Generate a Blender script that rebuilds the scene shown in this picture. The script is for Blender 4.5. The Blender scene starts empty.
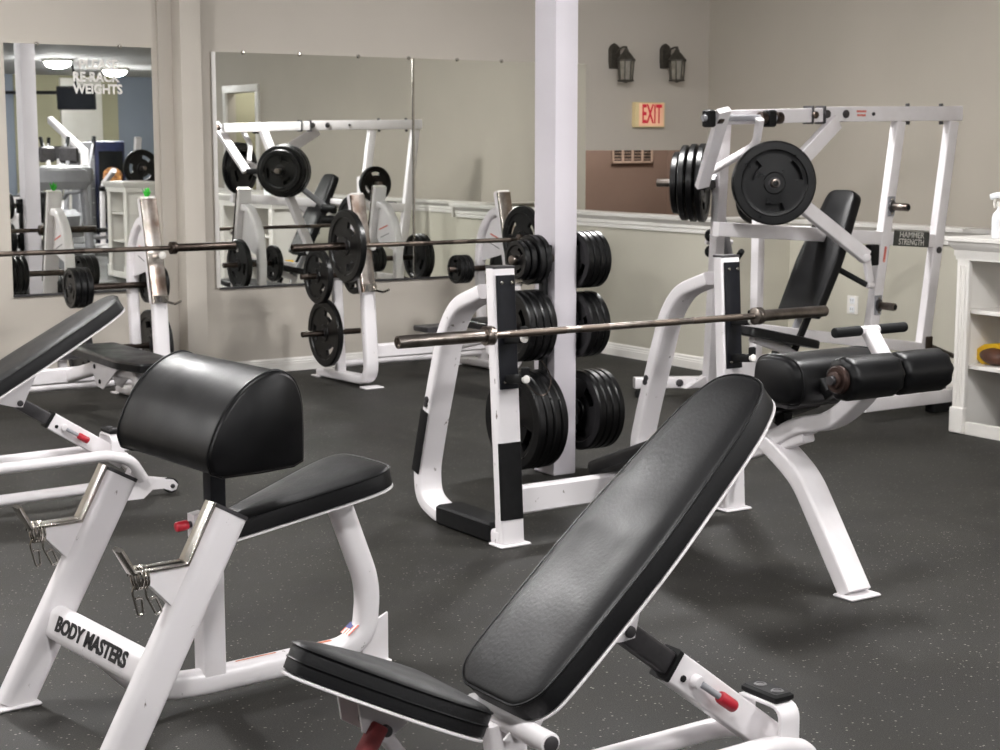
import bpy, bmesh, math, random
from mathutils import Vector, Matrix
V=Vector
PI=math.pi
C=bpy.context.scene.collection
random.seed(7)
# ------------------------------------------------------------------ camera model
f=1640.0; H=1.65
PITCH=math.atan(230/f); YAW=math.radians(33.5)
cp,sp=math.cos(PITCH),math.sin(PITCH)
FX,FY=math.sin(YAW),math.cos(YAW); RX,RY=math.cos(YAW),-math.sin(YAW)
def U(x,y,X=None,Y=None,Z=None,D=None):
    """3-D point seen at photo position (x,y) on the plane X=, Y= or Z="""
    a=(x-500)/f; b=(375-y)/f
    fw=cp+b*sp; up=-sp+b*cp
    d=V((RX*a+FX*fw, RY*a+FY*fw, up))
    if X is not None: t=X/d.x
    elif Y is not None: t=Y/d.y
    elif Z is not None: t=(Z-H)/d.z
    else: t=D
    return V((0,0,H))+d*t
cam=bpy.data.cameras.new('camera'); co=bpy.data.objects.new('camera',cam); C.objects.link(co)
co.location=(0,0,H); co.rotation_euler=(PI/2-PITCH,0,-YAW)
cam.sensor_width=36; cam.lens=36*f/1000; cam.clip_end=100
cam.dof.use_dof=True; cam.dof.focus_distance=4.8; cam.dof.aperture_fstop=9
bpy.context.scene.camera=co
vs=bpy.context.scene.view_settings
vs.view_transform='Standard'; vs.look='None'; vs.gamma=1; vs.use_curve_mapping=False
vs.exposure=1.2
# ------------------------------------------------------------------ materials
def srgb(*c):
    return tuple(((v/255)/12.92 if v/255<=.04045 else ((v/255+.055)/1.055)**2.4) for v in c)+(1,)
def mat(name,col,rough=.5,metal=0,noise=None,bump=None,coat=0,emit=None,spec=.5,rvar=None):
    m=bpy.data.materials.new(name); m.use_nodes=True; nt=m.node_tree; b=nt.nodes['Principled BSDF']
    b.inputs['Base Color'].default_value=col; b.inputs['Roughness'].default_value=rough
    b.inputs['Metallic'].default_value=metal; b.inputs['Specular IOR Level'].default_value=spec
    if coat: b.inputs['Coat Weight'].default_value=coat; b.inputs['Coat Roughness'].default_value=.15
    if emit: b.inputs['Emission Color'].default_value=emit[0]; b.inputs['Emission Strength'].default_value=emit[1]
    tc=nt.nodes.new('ShaderNodeTexCoord')
    if noise:   # (scale, colour2, lo, hi)
        n=nt.nodes.new('ShaderNodeTexNoise'); n.inputs['Scale'].default_value=noise[0]; n.inputs['Detail'].default_value=6
        nt.links.new(tc.outputs['Object'],n.inputs['Vector'])
        r=nt.nodes.new('ShaderNodeValToRGB'); r.color_ramp.elements[0].position=noise[2]; r.color_ramp.elements[1].position=noise[3]
        r.color_ramp.elements[0].color=col; r.color_ramp.elements[1].color=noise[1]
        nt.links.new(n.outputs['Fac'],r.inputs['Fac']); nt.links.new(r.outputs['Color'],b.inputs['Base Color'])
    if rvar:
        n=nt.nodes.new('ShaderNodeTexNoise'); n.inputs['Scale'].default_value=rvar[0]; n.inputs['Detail'].default_value=5
        nt.links.new(tc.outputs['Object'],n.inputs['Vector'])
        mr=nt.nodes.new('ShaderNodeMapRange'); mr.inputs['From Min'].default_value=.3; mr.inputs['From Max'].default_value=.7
        mr.inputs['To Min'].default_value=rvar[1]; mr.inputs['To Max'].default_value=rvar[2]
        nt.links.new(n.outputs['Fac'],mr.inputs['Value']); nt.links.new(mr.outputs['Result'],b.inputs['Roughness'])
    if bump:    # (scale, strength, distance)
        n=nt.nodes.new('ShaderNodeTexNoise'); n.inputs['Scale'].default_value=bump[0]; n.inputs['Detail'].default_value=4
        nt.links.new(tc.outputs['Object'],n.inputs['Vector'])
        bp=nt.nodes.new('ShaderNodeBump'); bp.inputs['Strength'].default_value=bump[1]; bp.inputs['Distance'].default_value=bump[2]
        nt.links.new(n.outputs['Fac'],bp.inputs['Height']); nt.links.new(bp.outputs['Normal'],b.inputs['Normal'])
    return m
WALL=mat('beige_wall_paint',srgb(188,181,171),.75,noise=(1.3,srgb(183,176,166),.35,.7),bump=(120,.08,.002))
WALLB=mat('olive_wall_paint',srgb(166,163,138),.8,noise=(1.3,srgb(160,156,132),.35,.7))
WALLC=mat('blue_grey_wall_paint',srgb(134,142,156),.8,noise=(1.3,srgb(128,136,150),.35,.7))
WALLE=mat('half_wall_paint',srgb(188,184,170),.75,noise=(1.3,srgb(183,179,165),.35,.7),bump=(120,.08,.002))
WALLR=mat('right_wall_paint',srgb(182,175,163),.75,noise=(1.3,srgb(177,170,158),.35,.7),bump=(120,.08,.002))
BROWN=mat('brown_wall_paint',srgb(128,106,92),.8,noise=(2,srgb(122,100,86),.35,.7))
CEIL=mat('ceiling_paint',srgb(205,205,206),.85,noise=(6,srgb(199,199,201),.35,.7))
TRIM=mat('white_trim_gloss',srgb(226,223,218),.35,noise=(4,srgb(220,216,210),.4,.7))
COLM=mat('column_white_paint',srgb(204,199,205),.55,noise=(3,srgb(199,194,200),.4,.7))
WHITE=mat('white_powder_coat',srgb(230,226,228),.3,noise=(9,srgb(222,217,218),.45,.75),coat=.25)
SCUFF=mat('scuffed_white_powder_coat',srgb(230,226,228),.32,coat=.2)
def scuffs(m):
    nt=m.node_tree; b=nt.nodes['Principled BSDF']; tc=nt.nodes.new('ShaderNodeTexCoord')
    mp=nt.nodes.new('ShaderNodeMapping'); mp.inputs['Scale'].default_value=(16,22,9); mp.inputs['Rotation'].default_value=(0,.5,0)
    n=nt.nodes.new('ShaderNodeTexNoise'); n.inputs['Scale'].default_value=1.6; n.inputs['Detail'].default_value=7; n.inputs['Roughness'].default_value=.62
    r=nt.nodes.new('ShaderNodeValToRGB'); e=r.color_ramp.elements
    e[0].position=.655; e[0].color=srgb(230,226,228); e[1].position=.70; e[1].color=srgb(120,112,106)
    nt.links.new(tc.outputs['Object'],mp.inputs['Vector']); nt.links.new(mp.outputs['Vector'],n.inputs['Vector'])
    nt.links.new(n.outputs['Fac'],r.inputs['Fac']); nt.links.new(r.outputs['Color'],b.inputs['Base Color'])
scuffs(SCUFF)
VINYL=mat('black_vinyl',srgb(8,8,10),.36,bump=(160,.25,.001),spec=.26,rvar=(9,.34,.48))
VINYLW=mat('worn_black_vinyl',srgb(9,9,11),.36,noise=(5,srgb(17,16,17),.45,.75),bump=(110,.5,.0012),spec=.32,rvar=(6,.38,.55))
RUB=mat('black_rubber',srgb(6,6,7),.3,spec=.36,bump=(60,.15,.001),rvar=(14,.26,.42))
RUBM=mat('matt_black_rubber',srgb(14,14,15),.6,spec=.22,noise=(30,srgb(20,20,21),.4,.7))
UHMW=mat('dark_wear_plate',srgb(15,16,22),.42,spec=.25,noise=(20,srgb(20,21,27),.4,.7))
STEEL=mat('bar_steel',srgb(146,138,132),.3,1,noise=(14,srgb(106,96,89),.35,.7))
DARKST=mat('dark_bar_steel',srgb(92,82,76),.35,1,noise=(30,srgb(70,62,57),.35,.7))
KNURL=mat('knurled_steel',srgb(108,98,90),.5,1,bump=(900,.5,.001))
CHROME=mat('chrome',srgb(196,192,186),.16,1,noise=(12,srgb(150,140,128),.5,.8))
WORNCH=mat('worn_nickel_plate',srgb(196,189,182),.24,1,noise=(7,srgb(130,112,100),.42,.66))
REDG=mat('red_grip',srgb(176,32,48),.4,noise=(20,srgb(160,26,42),.4,.7))
REDF=mat('red_foam',srgb(120,38,40),.7,noise=(40,srgb(100,30,34),.4,.7))
GREY=mat('grey_paint',srgb(150,150,154),.4,noise=(8,srgb(140,140,145),.4,.7))
DGREY=mat('dark_grey_steel',srgb(72,70,72),.4,.4,noise=(25,srgb(58,56,58),.4,.7))
GREEN=mat('green_leaf',srgb(60,190,60),.6,noise=(30,srgb(30,140,40),.4,.7))
INK=mat('black_ink',srgb(25,25,27),.6,noise=(160,srgb(70,68,68),.62,.72))
REDINK=mat('red_ink',srgb(205,96,84),.6,noise=(90,srgb(222,150,136),.45,.6))
ORINK=mat('orange_stripe',srgb(198,110,80),.6,noise=(60,srgb(214,150,120),.45,.6))
BLUEI=mat('navy_ink',srgb(60,64,120),.6,noise=(60,srgb(80,84,140),.45,.6))
PAPER=mat('sticker_white',srgb(225,222,216),.6,noise=(60,srgb(215,212,206),.45,.6))
LABELB=mat('label_black',srgb(52,54,50),.5,noise=(60,srgb(62,64,60),.45,.6))
BRONZE=mat('dark_bronze',srgb(72,68,60),.5,.3,noise=(30,srgb(56,52,46),.4,.7))
GLASS=mat('seeded_lantern_glass',srgb(196,190,176),.25,noise=(25,srgb(170,164,150),.4,.7))
GLASS.node_tree.nodes['Principled BSDF'].inputs['Transmission Weight'].default_value=.6
CREAM=mat('cream_plastic',srgb(226,206,158),.5,noise=(10,srgb(220,200,150),.4,.7))
LAMPM=mat('exit_letters',srgb(190,14,44),.5,noise=(10,srgb(180,12,40),.4,.7),emit=(srgb(220,20,60),.12))
EXITF=mat('exit_face',srgb(236,190,158),.5,noise=(10,srgb(240,200,164),.4,.7),emit=(srgb(250,190,150),.08))
DIFF=mat('lamp_diffuser',(1,.97,.92,1),.5,noise=(2,(1,.97,.92,1),.4,.7),emit=((1,.985,.975,1),60))
YEL=mat('yellow_plastic',srgb(222,180,30),.45,noise=(10,srgb(206,160,24),.4,.7))
BRN=mat('brown_leather',srgb(84,50,34),.5,noise=(18,srgb(64,38,26),.4,.7))
COLL=mat('rusty_collar_steel',srgb(70,52,46),.45,.6,noise=(30,srgb(46,36,34),.4,.7))
GRIP=mat('black_foam_grip',srgb(16,17,18),.7,spec=.25,bump=(300,.3,.001))
SCREEN=mat('dark_screen',srgb(18,20,24),.2,noise=(3,srgb(22,24,28),.4,.7))
ORANGE=mat('orange_print',srgb(200,140,80),.6,noise=(14,srgb(120,80,60),.45,.6))
NAVY=mat('navy_panel',srgb(30,34,62),.5,noise=(6,srgb(38,44,76),.45,.6))
BOTTLE=mat('frosted_white_plastic',srgb(228,230,232),.35,noise=(10,srgb(220,222,226),.4,.7))
MIRR=mat('mirror_silver',(.92,.94,.905,1),0.0,1,noise=(1,(.915,.935,.90,1),.4,.7))
# floor: black rubber with pale flecks
FLOOR=bpy.data.materials.new('speckled_rubber_floor'); FLOOR.use_nodes=True
nt=FLOOR.node_tree; b=nt.nodes['Principled BSDF']; tc=nt.nodes.new('ShaderNodeTexCoord')
def node(t,**k):
    n=nt.nodes.new(t)
    for a,v in k.items(): n.inputs[a].default_value=v
    return n
def ramp(p0,c0,p1,c1):
    r=nt.nodes.new('ShaderNodeValToRGB'); e=r.color_ramp.elements
    e[0].position=p0;e[0].color=c0;e[1].position=p1;e[1].color=c1; return r
L=nt.links.new
n1=node('ShaderNodeTexNoise',Scale=2.2,Detail=8.0,Roughness=.65); L(tc.outputs['Object'],n1.inputs['Vector'])
r1=ramp(.3,srgb(31,30,29),.72,srgb(43,42,39)); L(n1.outputs['Fac'],r1.inputs['Fac'])
n2=node('ShaderNodeTexNoise',Scale=260.0,Detail=2.0); L(tc.outputs['Object'],n2.inputs['Vector'])
r2=ramp(.42,(.55,.55,.55,1),.70,(2.3,2.25,2.1,1)); L(n2.outputs['Fac'],r2.inputs['Fac'])
mx=nt.nodes.new('ShaderNodeMix'); mx.data_type='RGBA'; mx.blend_type='MULTIPLY'; mx.inputs[0].default_value=.75
L(r1.outputs['Color'],mx.inputs[6]); L(r2.outputs['Color'],mx.inputs[7])
vo=node('ShaderNodeTexVoronoi',Scale=70.0); L(tc.outputs['Object'],vo.inputs['Vector'])
sepc=nt.nodes.new('ShaderNodeSeparateColor'); L(vo.outputs['Color'],sepc.inputs['Color'])
thr=nt.nodes.new('ShaderNodeMath'); thr.operation='MULTIPLY'; thr.inputs[1].default_value=.26; L(sepc.outputs['Red'],thr.inputs[0])
lt=nt.nodes.new('ShaderNodeMath'); lt.operation='LESS_THAN'; L(vo.outputs['Distance'],lt.inputs[0]); L(thr.outputs[0],lt.inputs[1])
gt=nt.nodes.new('ShaderNodeMath'); gt.operation='GREATER_THAN'; gt.inputs[1].default_value=.55; L(sepc.outputs['Green'],gt.inputs[0])
mu=nt.nodes.new('ShaderNodeMath'); mu.operation='MULTIPLY'; L(lt.outputs[0],mu.inputs[0]); L(gt.outputs[0],mu.inputs[1])
mx2=nt.nodes.new('ShaderNodeMix'); mx2.data_type='RGBA'; L(mu.outputs[0],mx2.inputs[0]); L(mx.outputs[2],mx2.inputs[6]); mx2.inputs[7].default_value=srgb(120,118,110); b.inputs['Specular IOR Level'].default_value=.22
L(mx2.outputs[2],b.inputs['Base Color'])
n3=node('ShaderNodeTexNoise',Scale=1.1,Detail=6.0); L(tc.outputs['Object'],n3.inputs['Vector'])
r3=ramp(.3,(.5,.5,.5,1),.7,(.72,.72,.72,1)); L(n3.outputs['Fac'],r3.inputs['Fac']); L(r3.outputs['Color'],b.inputs['Roughness'])
bp=node('ShaderNodeBump',Strength=.35,Distance=.002); L(n2.outputs['Fac'],bp.inputs['Height']); L(bp.outputs['Normal'],b.inputs['Normal'])
# ------------------------------------------------------------------ mesh helpers
WM={}
def rr(w,h,r,n=3):
    """rounded rectangle section, w along u, h along v"""
    r=min(r,w/2-.0005,h/2-.0005); out=[]
    for cx,cy,a0 in ((w/2-r,h/2-r,0),(-w/2+r,h/2-r,PI/2),(-w/2+r,-h/2+r,PI),(w/2-r,-h/2+r,1.5*PI)):
        for i in range(n+1):
            a=a0+PI/2*i/n; out.append((cx+r*math.cos(a),cy+r*math.sin(a)))
    return out
def circ(r,n=14): return [(r*math.cos(2*PI*i/n),r*math.sin(2*PI*i/n)) for i in range(n)]
def fillet(p,r,n=6):
    p=[V(q) for q in p]; out=[p[0]]
    for i in range(1,len(p)-1):
        a,b_,c=p[i-1],p[i],p[i+1]; d0=(a-b_); d1=(c-b_)
        s=min(r,d0.length*.48,d1.length*.48); q0=b_+d0.normalized()*s; q1=b_+d1.normalized()*s
        for k in range(n+1):
            t=k/n; out.append(q0*(1-t)**2+b_*2*t*(1-t)+q1*t*t)
    out.append(p[-1]); return out
def smooth(p,it=2):
    p=[V(q) for q in p]
    for _ in range(it):
        o=[p[0]]
        for i in range(len(p)-1): o+= [p[i]*.75+p[i+1]*.25, p[i]*.25+p[i+1]*.75]
        o.append(p[-1]); p=o
    return p
class MB:
    def __init__(s): s.bm=bmesh.new()
    def quad(s,v): 
        try: return s.bm.faces.new(v)
        except ValueError: return None
    def loft(s,rings,cap=True,close=True):
        R=[[s.bm.verts.new(p) for p in r] for r in rings]
        n=len(R[0])
        for a,b_ in zip(R,R[1:]):
            for i in range(n if close else n-1):
                s.quad((a[i],a[(i+1)%n],b_[(i+1)%n],b_[i]))
        if cap:
            s.quad(R[0][::-1]); s.quad(R[-1])
        return s
    def sweep(s,path,sec,N=None,cap=True):
        P=[V(p) for p in path]
        # drop duplicates
        Q=[P[0]]
        for p in P[1:]:
            if (p-Q[-1]).length>1e-5: Q.append(p)
        P=Q; n=len(P); T=[]
        for i in range(n):
            if i==0: t=P[1]-P[0]
            elif i==n-1: t=P[-1]-P[-2]
            else: t=(P[i+1]-P[i]).normalized()+(P[i]-P[i-1]).normalized()
            T.append(t.normalized())
        rings=[]
        A=V(N).normalized() if N is not None else T[0].orthogonal().normalized()
        for i in range(n):
            t=T[i]; A2=(A-t*A.dot(t))
            if A2.length<1e-4: A2=t.orthogonal()
            A2.normalize(); 
            if N is None: A=A2
            B=t.cross(A2)
            m=1
            if 0<i<n-1:
                c=(P[i+1]-P[i]).normalized().dot(t); m=min(1/max(c,.5),2)
            rings.append([P[i]+A2*u+B*(v*m) for u,v in sec])
        return s.loft(rings,cap)
    def tube(s,path,r,n=12,cap=True): return s.sweep(path,circ(r,n),None,cap)
    def box(s,c,d,M=None,bev=0.0):
        x,y,z=(q/2 for q in d)
        if bev>0:
            b_=min(bev,min(x,y,z)*.9)
            secs=[]
            for zz,ins in ((-z,b_),(-z+b_,0),(z-b_,0),(z,b_)):
                secs.append([V((px,py,zz)) for px,py in rr(2*x-2*ins,2*y-2*ins,max(b_,.0006),2)])
            pts=secs
        else: pts=[[V((sx*x,sy*y,zz)) for sx,sy in ((-1,-1),(1,-1),(1,1),(-1,1))] for zz in (-z,z)]
        M3=M or Matrix.Identity(3)
        return s.loft([[V(c)+M3@p for p in r] for r in pts])
    def cyl(s,a,b_,r,n=20,bev=0,r2=None):
        a=V(a);b_=V(b_); t=(b_-a).normalized(); A=t.orthogonal().normalized(); B=t.cross(A)
        r2=r if r2 is None else r2; L_=(b_-a).length
        pr=[(0,r),(L_,r2)] if not bev else [(0,r-bev),(bev*.3,r-bev*.3),(bev,r),(L_-bev,r2),(L_-bev*.3,r2-bev*.3),(L_,r2-bev)]
        return s.loft([[a+t*h+(A*math.cos(2*PI*i/n)+B*math.sin(2*PI*i/n))*q for i in range(n)] for h,q in pr])
    def lathe(s,o,ax,prof,n=24,cap=True):
        o=V(o); t=V(ax).normalized(); A=t.orthogonal().normalized(); B=t.cross(A)
        return s.loft([[o+t*h+(A*math.cos(2*PI*i/n)+B*math.sin(2*PI*i/n))*max(q,1e-4) for i in range(n)] for h,q in prof],cap)
    def slab(s,out,O,A,B,N,lv,crown=0,cen=None):
        """outline in A,B plane; lv=list of (height, inset)"""
        O,A,B,N=V(O),V(A),V(B),V(N); n=len(out)
        # edge inset by vertex normals
        def ins(d):
            r=[]
            for i in range(n):
                p0,p1,p2=V(out[i-1]),V(out[i]),V(out[(i+1)%n])
                e=(p1-p0).normalized()+(p2-p1).normalized(); e.normalize()
                nn=V((-e.y,e.x)); r.append(p1+nn*d)
            return r
        rings=[]
        for h,d in lv: rings.append([O+A*p.x+B*p.y+N*h for p in ins(d)])
        if crown:
            h,d=lv[-1]; base=ins(d); c=sum(base,V((0,0)))/n
            for k,(sc,hh) in enumerate(((.9,.5),(.76,.82),(.5,.97),(.15,1))):
                rings.append([O+A*q.x+B*q.y+N*(h+crown*hh) for q in [c+(p-c)*sc for p in base]])
        return s.loft(rings)
    def prism(s,pts,d,bev=0):
        """planar polygon of 3-D points extruded by vector d"""
        d=V(d); return s.loft([[V(p) for p in pts],[V(p)+d for p in pts]])
    def build(s,name,m,parent=None,ang=35):
        me=bpy.data.meshes.new(name); bm=s.bm
        bmesh.ops.recalc_face_normals(bm,faces=bm.faces)
        if parent is not None and parent in WM: bm.transform(WM[parent].inverted())
        bm.to_mesh(me); bm.free()
        me.shade_smooth()
        try: me.set_sharp_from_angle(angle=math.radians(ang))
        except Exception: pass
        o=bpy.data.objects.new(name,me); C.objects.link(o); me.materials.append(m)
        if parent is not None:
            o.parent=parent; WM[o]=WM[parent]
        return o
def ccw(p):
    a=sum(p[i][0]*p[(i+1)%len(p)][1]-p[(i+1)%len(p)][0]*p[i][1] for i in range(len(p)))
    return p if a>0 else p[::-1]
def rounded(p,r,n=5):
    """close polygon 2-D with rounded corners"""
    p=[V(q) for q in ccw(p)]; out=[]; m=len(p)
    for i in range(m):
        a,b_,c=p[i-1],p[i],p[(i+1)%m]; rad=r[i] if isinstance(r,(list,tuple)) else r
        d0=a-b_;d1=c-b_; s=min(rad,d0.length*.48,d1.length*.48); q0=b_+d0.normalized()*s; q1=b_+d1.normalized()*s
        for k in range(n+1):
            t=k/n; out.append(q0*(1-t)**2+b_*2*t*(1-t)+q1*t*t)
    return out
def tag(o,label,cat,group=None,kind=None):
    if label: o['label']=label
    if cat: o['category']=cat
    if group: o['group']=group
    if kind: o['kind']=kind
    return o
def thing(name,label,cat,loc=(0,0,0),rz=0,group=None):
    o=bpy.data.objects.new(name,None); C.objects.link(o); o.location=loc; o.rotation_euler=(0,0,rz)
    o.empty_display_size=.1
    WM[o]=Matrix.Translation(V(loc))@Matrix.Rotation(rz,4,'Z')
    return tag(o,label,cat,group)
def struct(o): o['kind']='structure'; return o
def solo(name,mb,m,label,cat,group=None):
    """single mesh thing: origin moved to its own centre bottom"""
    o=mb.build(name,m); me=o.data
    lo=V((min(v.co.x for v in me.vertices)+max(v.co.x for v in me.vertices),min(v.co.y for v in me.vertices)+max(v.co.y for v in me.vertices),2*min(v.co.z for v in me.vertices)))/2
    me.transform(Matrix.Translation(-lo)); o.location=lo
    return tag(o,label,cat,group)
def text_mesh(name,txt,size,O,A,B,m,parent=None,ext=.0006,bold=.0,align='CENTER',sx=1.0,off=.0008,space=1.0,shear=0.0):
    cu=bpy.data.curves.new('t','FONT'); cu.body=txt; cu.size=size; cu.extrude=ext; cu.offset=bold
    cu.align_x=align; cu.align_y='CENTER'; cu.space_character=space; cu.shear=shear; cu.resolution_u=3
    o=bpy.data.objects.new('t',cu); C.objects.link(o)
    dg=bpy.context.evaluated_depsgraph_get(); me=bpy.data.meshes.new_from_object(o.evaluated_get(dg))
    bpy.data.objects.remove(o)
    A=V(A).normalized(); B=V(B).normalized(); N=A.cross(B)
    M=Matrix(((A.x*sx,B.x,N.x,O[0]+N.x*off),(A.y*sx,B.y,N.y,O[1]+N.y*off),(A.z*sx,B.z,N.z,O[2]+N.z*off),(0,0,0,1)))
    if parent is not None and parent in WM: M=WM[parent].inverted()@M
    me.transform(M); me.materials.clear(); me.materials.append(m)
    o=bpy.data.objects.new(name,me); C.objects.link(o)
    if parent is not None: o.parent=parent; WM[o]=WM[parent]
    return o
def copy_tree(o,parent=None):
    c=o.copy(); C.objects.link(c)
    if parent is not None: c.parent=parent
    for ch in list(o.children): copy_tree(ch,c)
    return c
X_,Y_,Z_=V((1,0,0)),V((0,1,0)),V((0,0,1))
# ------------------------------------------------------------------ setting
XE=7.88; XK=8.62; XR=9.32; YM=10.86; YJ=9.19; ZC=2.95; ZK=1.112; ZN=1.088
def wallbox(name,a,b_,m):
    return struct(MB().box(((a[0]+b_[0])/2,(a[1]+b_[1])/2,(a[2]+b_[2])/2),(abs(b_[0]-a[0]),abs(b_[1]-a[1]),abs(b_[2]-a[2]))).build(name,m))
wallbox('floor',(-5.5,-9.2,-.1),(14.2,13.2,0),FLOOR)
wallbox('ceiling',(-5.5,-9.2,ZC),(14.2,13.2,ZC+.1),CEIL)
# mirror wall; it goes on as a header over the stair opening
xo=U(585.5,180,Y=YM).x; zo1=U(640,150.3,Y=YM).z
m=MB()
def bx(m,a,b_): m.box(((a[0]+b_[0])/2,(a[1]+b_[1])/2,(a[2]+b_[2])/2),(abs(b_[0]-a[0]),abs(b_[1]-a[1]),abs(b_[2]-a[2])))
bx(m,(-5.3,YM,0),(xo,YM+.12,ZC)); bx(m,(xo,YM,zo1),(XR+.12,YM+.12,ZC)); struct(m.build('wall_mirror',WALL))
yd0,yd1,zd=.95,1.87,2.34
m=MB(); bx(m,(XR,yd1,0),(XR+.12,YM+.12,ZC)); bx(m,(XR,.3,0),(XR+.12,yd0,ZC)); bx(m,(XR,yd0,zd),(XR+.12,yd1,ZC))
struct(m.build('wall_right',WALLR))
# half walls round the stairwell
m=MB(); bx(m,(XE,YJ,0),(XE+.11,YM,ZK)); struct(m.build('wall_half_far',WALLE))
m=MB(); bx(m,(XE,YJ-.11,0),(XK+.11,YJ,ZK)); struct(m.build('wall_half_jog',WALLE))
m=MB(); bx(m,(XK,1.0,0),(XK+.11,YJ-.11,ZN)); struct(m.build('wall_half_near',WALLE))
wallbox('wall_stair_back',(7.9,12.6,-.1),(10.4,12.7,ZC),BROWN)
wallbox('wall_stair_side',(10.3,YM+.12,-.1),(10.4,12.6,ZC),BROWN)
wallbox('wall_stair_left',(xo-.12,YM+.121,0),(xo,12.6,ZC),BROWN)
wallbox('wall_gym_end',(XR+.12,.3,0),(13.2,.42,ZC),WALLB)
wallbox('wall_gym_far',(13.1,-9.1,0),(13.22,.4,ZC),WALLB)
wallbox('wall_rear',(-5.3,-9.1,0),(13.1,-9.0,ZC),WALLC)
wallbox('wall_rear_olive',(9.5,-9.0,0),(11.5,-8.97,ZC),WALLB)
wallbox('wall_left',(-5.4,-9.1,0),(-5.28,YM,ZC),WALL)
wallbox('wall_closet',(XR+1.1,yd0-.6,0),(XR+1.2,yd1+.6,ZC),WALL)
wallbox('wall_closet_side',(XR+.12,yd1+.5,0),(XR+1.1,yd1+.6,ZC),WALL)
m=MB()
for y in (yd0-.05,yd1+.05): m.box((XR-.01,y,zd/2),(.04,.1,zd),bev=.006)
m.box((XR-.012,(yd0+yd1)/2,zd+.05),(.045,yd1-yd0+.2,.1),bev=.006)
bx(m,(XR-.0,yd1-.02,0),(XR+.12,yd1,zd))
struct(m.build('door_1',TRIM))
# column
colx0,colx1,coly0,coly1=4.693,4.828,6.60,6.78
m=MB(); m.box(((colx0+colx1)/2,(coly0+coly1)/2,ZC/2),(colx1-colx0,coly1-coly0,ZC),bev=.006)
column=struct(m.build('trim_column',COLM))
# pilaster on the mirror wall
m=MB(); m.box((4.535,10.77,ZC/2),(.15,.18,ZC),bev=.005); m.box((4.41,10.845,ZC/2),(.10,.03,ZC)); m.box((4.64,10.85,ZC/2),(.06,.02,ZC)); struct(m.build('trim_pilaster',WALL))
# baseboards and chair rail: moulded profiles
def mould(prof,p0,p1,out):
    p0,p1=V(p0),V(p1); o=V(out)
    return [[p+o*a+Z_*h for a,h in prof] for p in (p0,p1)]
BASEP=[(0,0),(.016,0),(.016,.055),(.012,.06),(.014,.066),(.008,.078),(.01,.084),(.004,.098),(0,.098)]
def rails(z0,z1):
    hgt=z1-z0
    return [(0,z0),(.012,z0),(.014,z0+.2*hgt),(.008,z0+.26*hgt),(.018,z0+.34*hgt),(.018,z0+.5*hgt),(.01,z0+.56*hgt),(.022,z0+.66*hgt),(.03,z0+.8*hgt),(.045,z0+.88*hgt),(.045,z1),(0,z1)]
Q=lambda n,p,a,b_,o: struct(MB().loft(mould(p,a,b_,o)).build(n,TRIM))
Q('baseboard_mirror',BASEP,(-5.2,YM,0),(XE,YM,0),(0,-1,0))
Q('baseboard_half_far',BASEP,(XE,YJ-.12,0),(XE,YM,0),(-1,0,0))
Q('baseboard_half_near',BASEP,(XK,1.0,0),(XK,YJ-.11,0),(-1,0,0))
Q('baseboard_jog',BASEP,(XE-.01,YJ-.11,0),(XK,YJ-.11,0),(0,-1,0))
RP=rails(1.008,1.112)
Q('trim_rail_far',RP,(XE,YJ-.15,0),(XE,YM,0),(-1,0,0))
Q('trim_rail_near',rails(.984,1.088),(XK,1.0,0),(XK,YJ-.11,0),(-1,0,0))
Q('trim_rail_jog',RP,(XE-.04,YJ-.11,0),(XK,YJ-.11,0),(0,-1,0))
m=MB(); bx(m,(XE-.05,YJ-.16,ZK),(XE+.15,YM,ZK+.012)); bx(m,(XE+.15,YJ-.16,ZK),(XK+.15,YJ+.03,ZK+.012)); bx(m,(XK-.05,1.0,ZN),(XK+.15,YJ-.16,ZN+.012)); struct(m.build('trim_cap',TRIM))
# ------------------------------------------------------------------ mirrors
def mirror(x0,x1,zb,zt,clips,label):
    t=thing('wall_mirror_panel',label,'mirror',((x0+x1)/2,YM-.003,zb),0,None)
    MB().box(((x0+x1)/2,YM-.006,(zb+zt)/2),(x1-x0,.006,zt-zb)).build('glass',MIRR,t)
    for cx in clips:
        for z in (zt,):
            MB().lathe((cx,YM-.001,z),(0,-1,0),[(0,.014),(.012,.014),(.017,.009),(.018,0)],12).build('clip',CHROME,t)
    MB().box(((x0+x1)/2,YM-.009,zb-.006),(x1-x0,.016,.014)).build('bottom_channel',DGREY,t)
    return t
def mx_(px): return U(px,170,Y=YM).x
mzt=U(400,57.9,Y=YM).z; mzb=U(320,282.4,Y=YM).z
mirror(mx_(8),mx_(154),U(75,292,Y=YM).z,U(80,45.3,Y=YM).z,[mx_(q) for q in (41,123)],'large wall mirror at the left with white lettering on it')
mirror(mx_(217),mx_(412.6),mzb,mzt,[mx_(q) for q in (245,301,359,409)],'wall mirror between the pilaster and the mirror seam, reflecting a doorway')
mirror(mx_(413.4),U(534.5,170,Y=YM).x+.5,mzb,mzt,[mx_(q) for q in (457,501)],'wall mirror at the right beside the white column')
for q in (-1,): 
    m=MB(); m.box((mx_(215),YM-.01,(mzb+mzt)/2),(.03,.016,mzt-mzb)); struct(m.build('trim_mirror_edge',TRIM))
m=MB(); m.box((mx_(413),YM-.013,(mzb+mzt)/2),(.014,.008,mzt-mzb)); struct(m.build('trim_mirror_seam',CHROME))
lt_=[t for t in bpy.data.objects if t.name=='wall_mirror_panel'][0]
YT=YM-.0095
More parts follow.
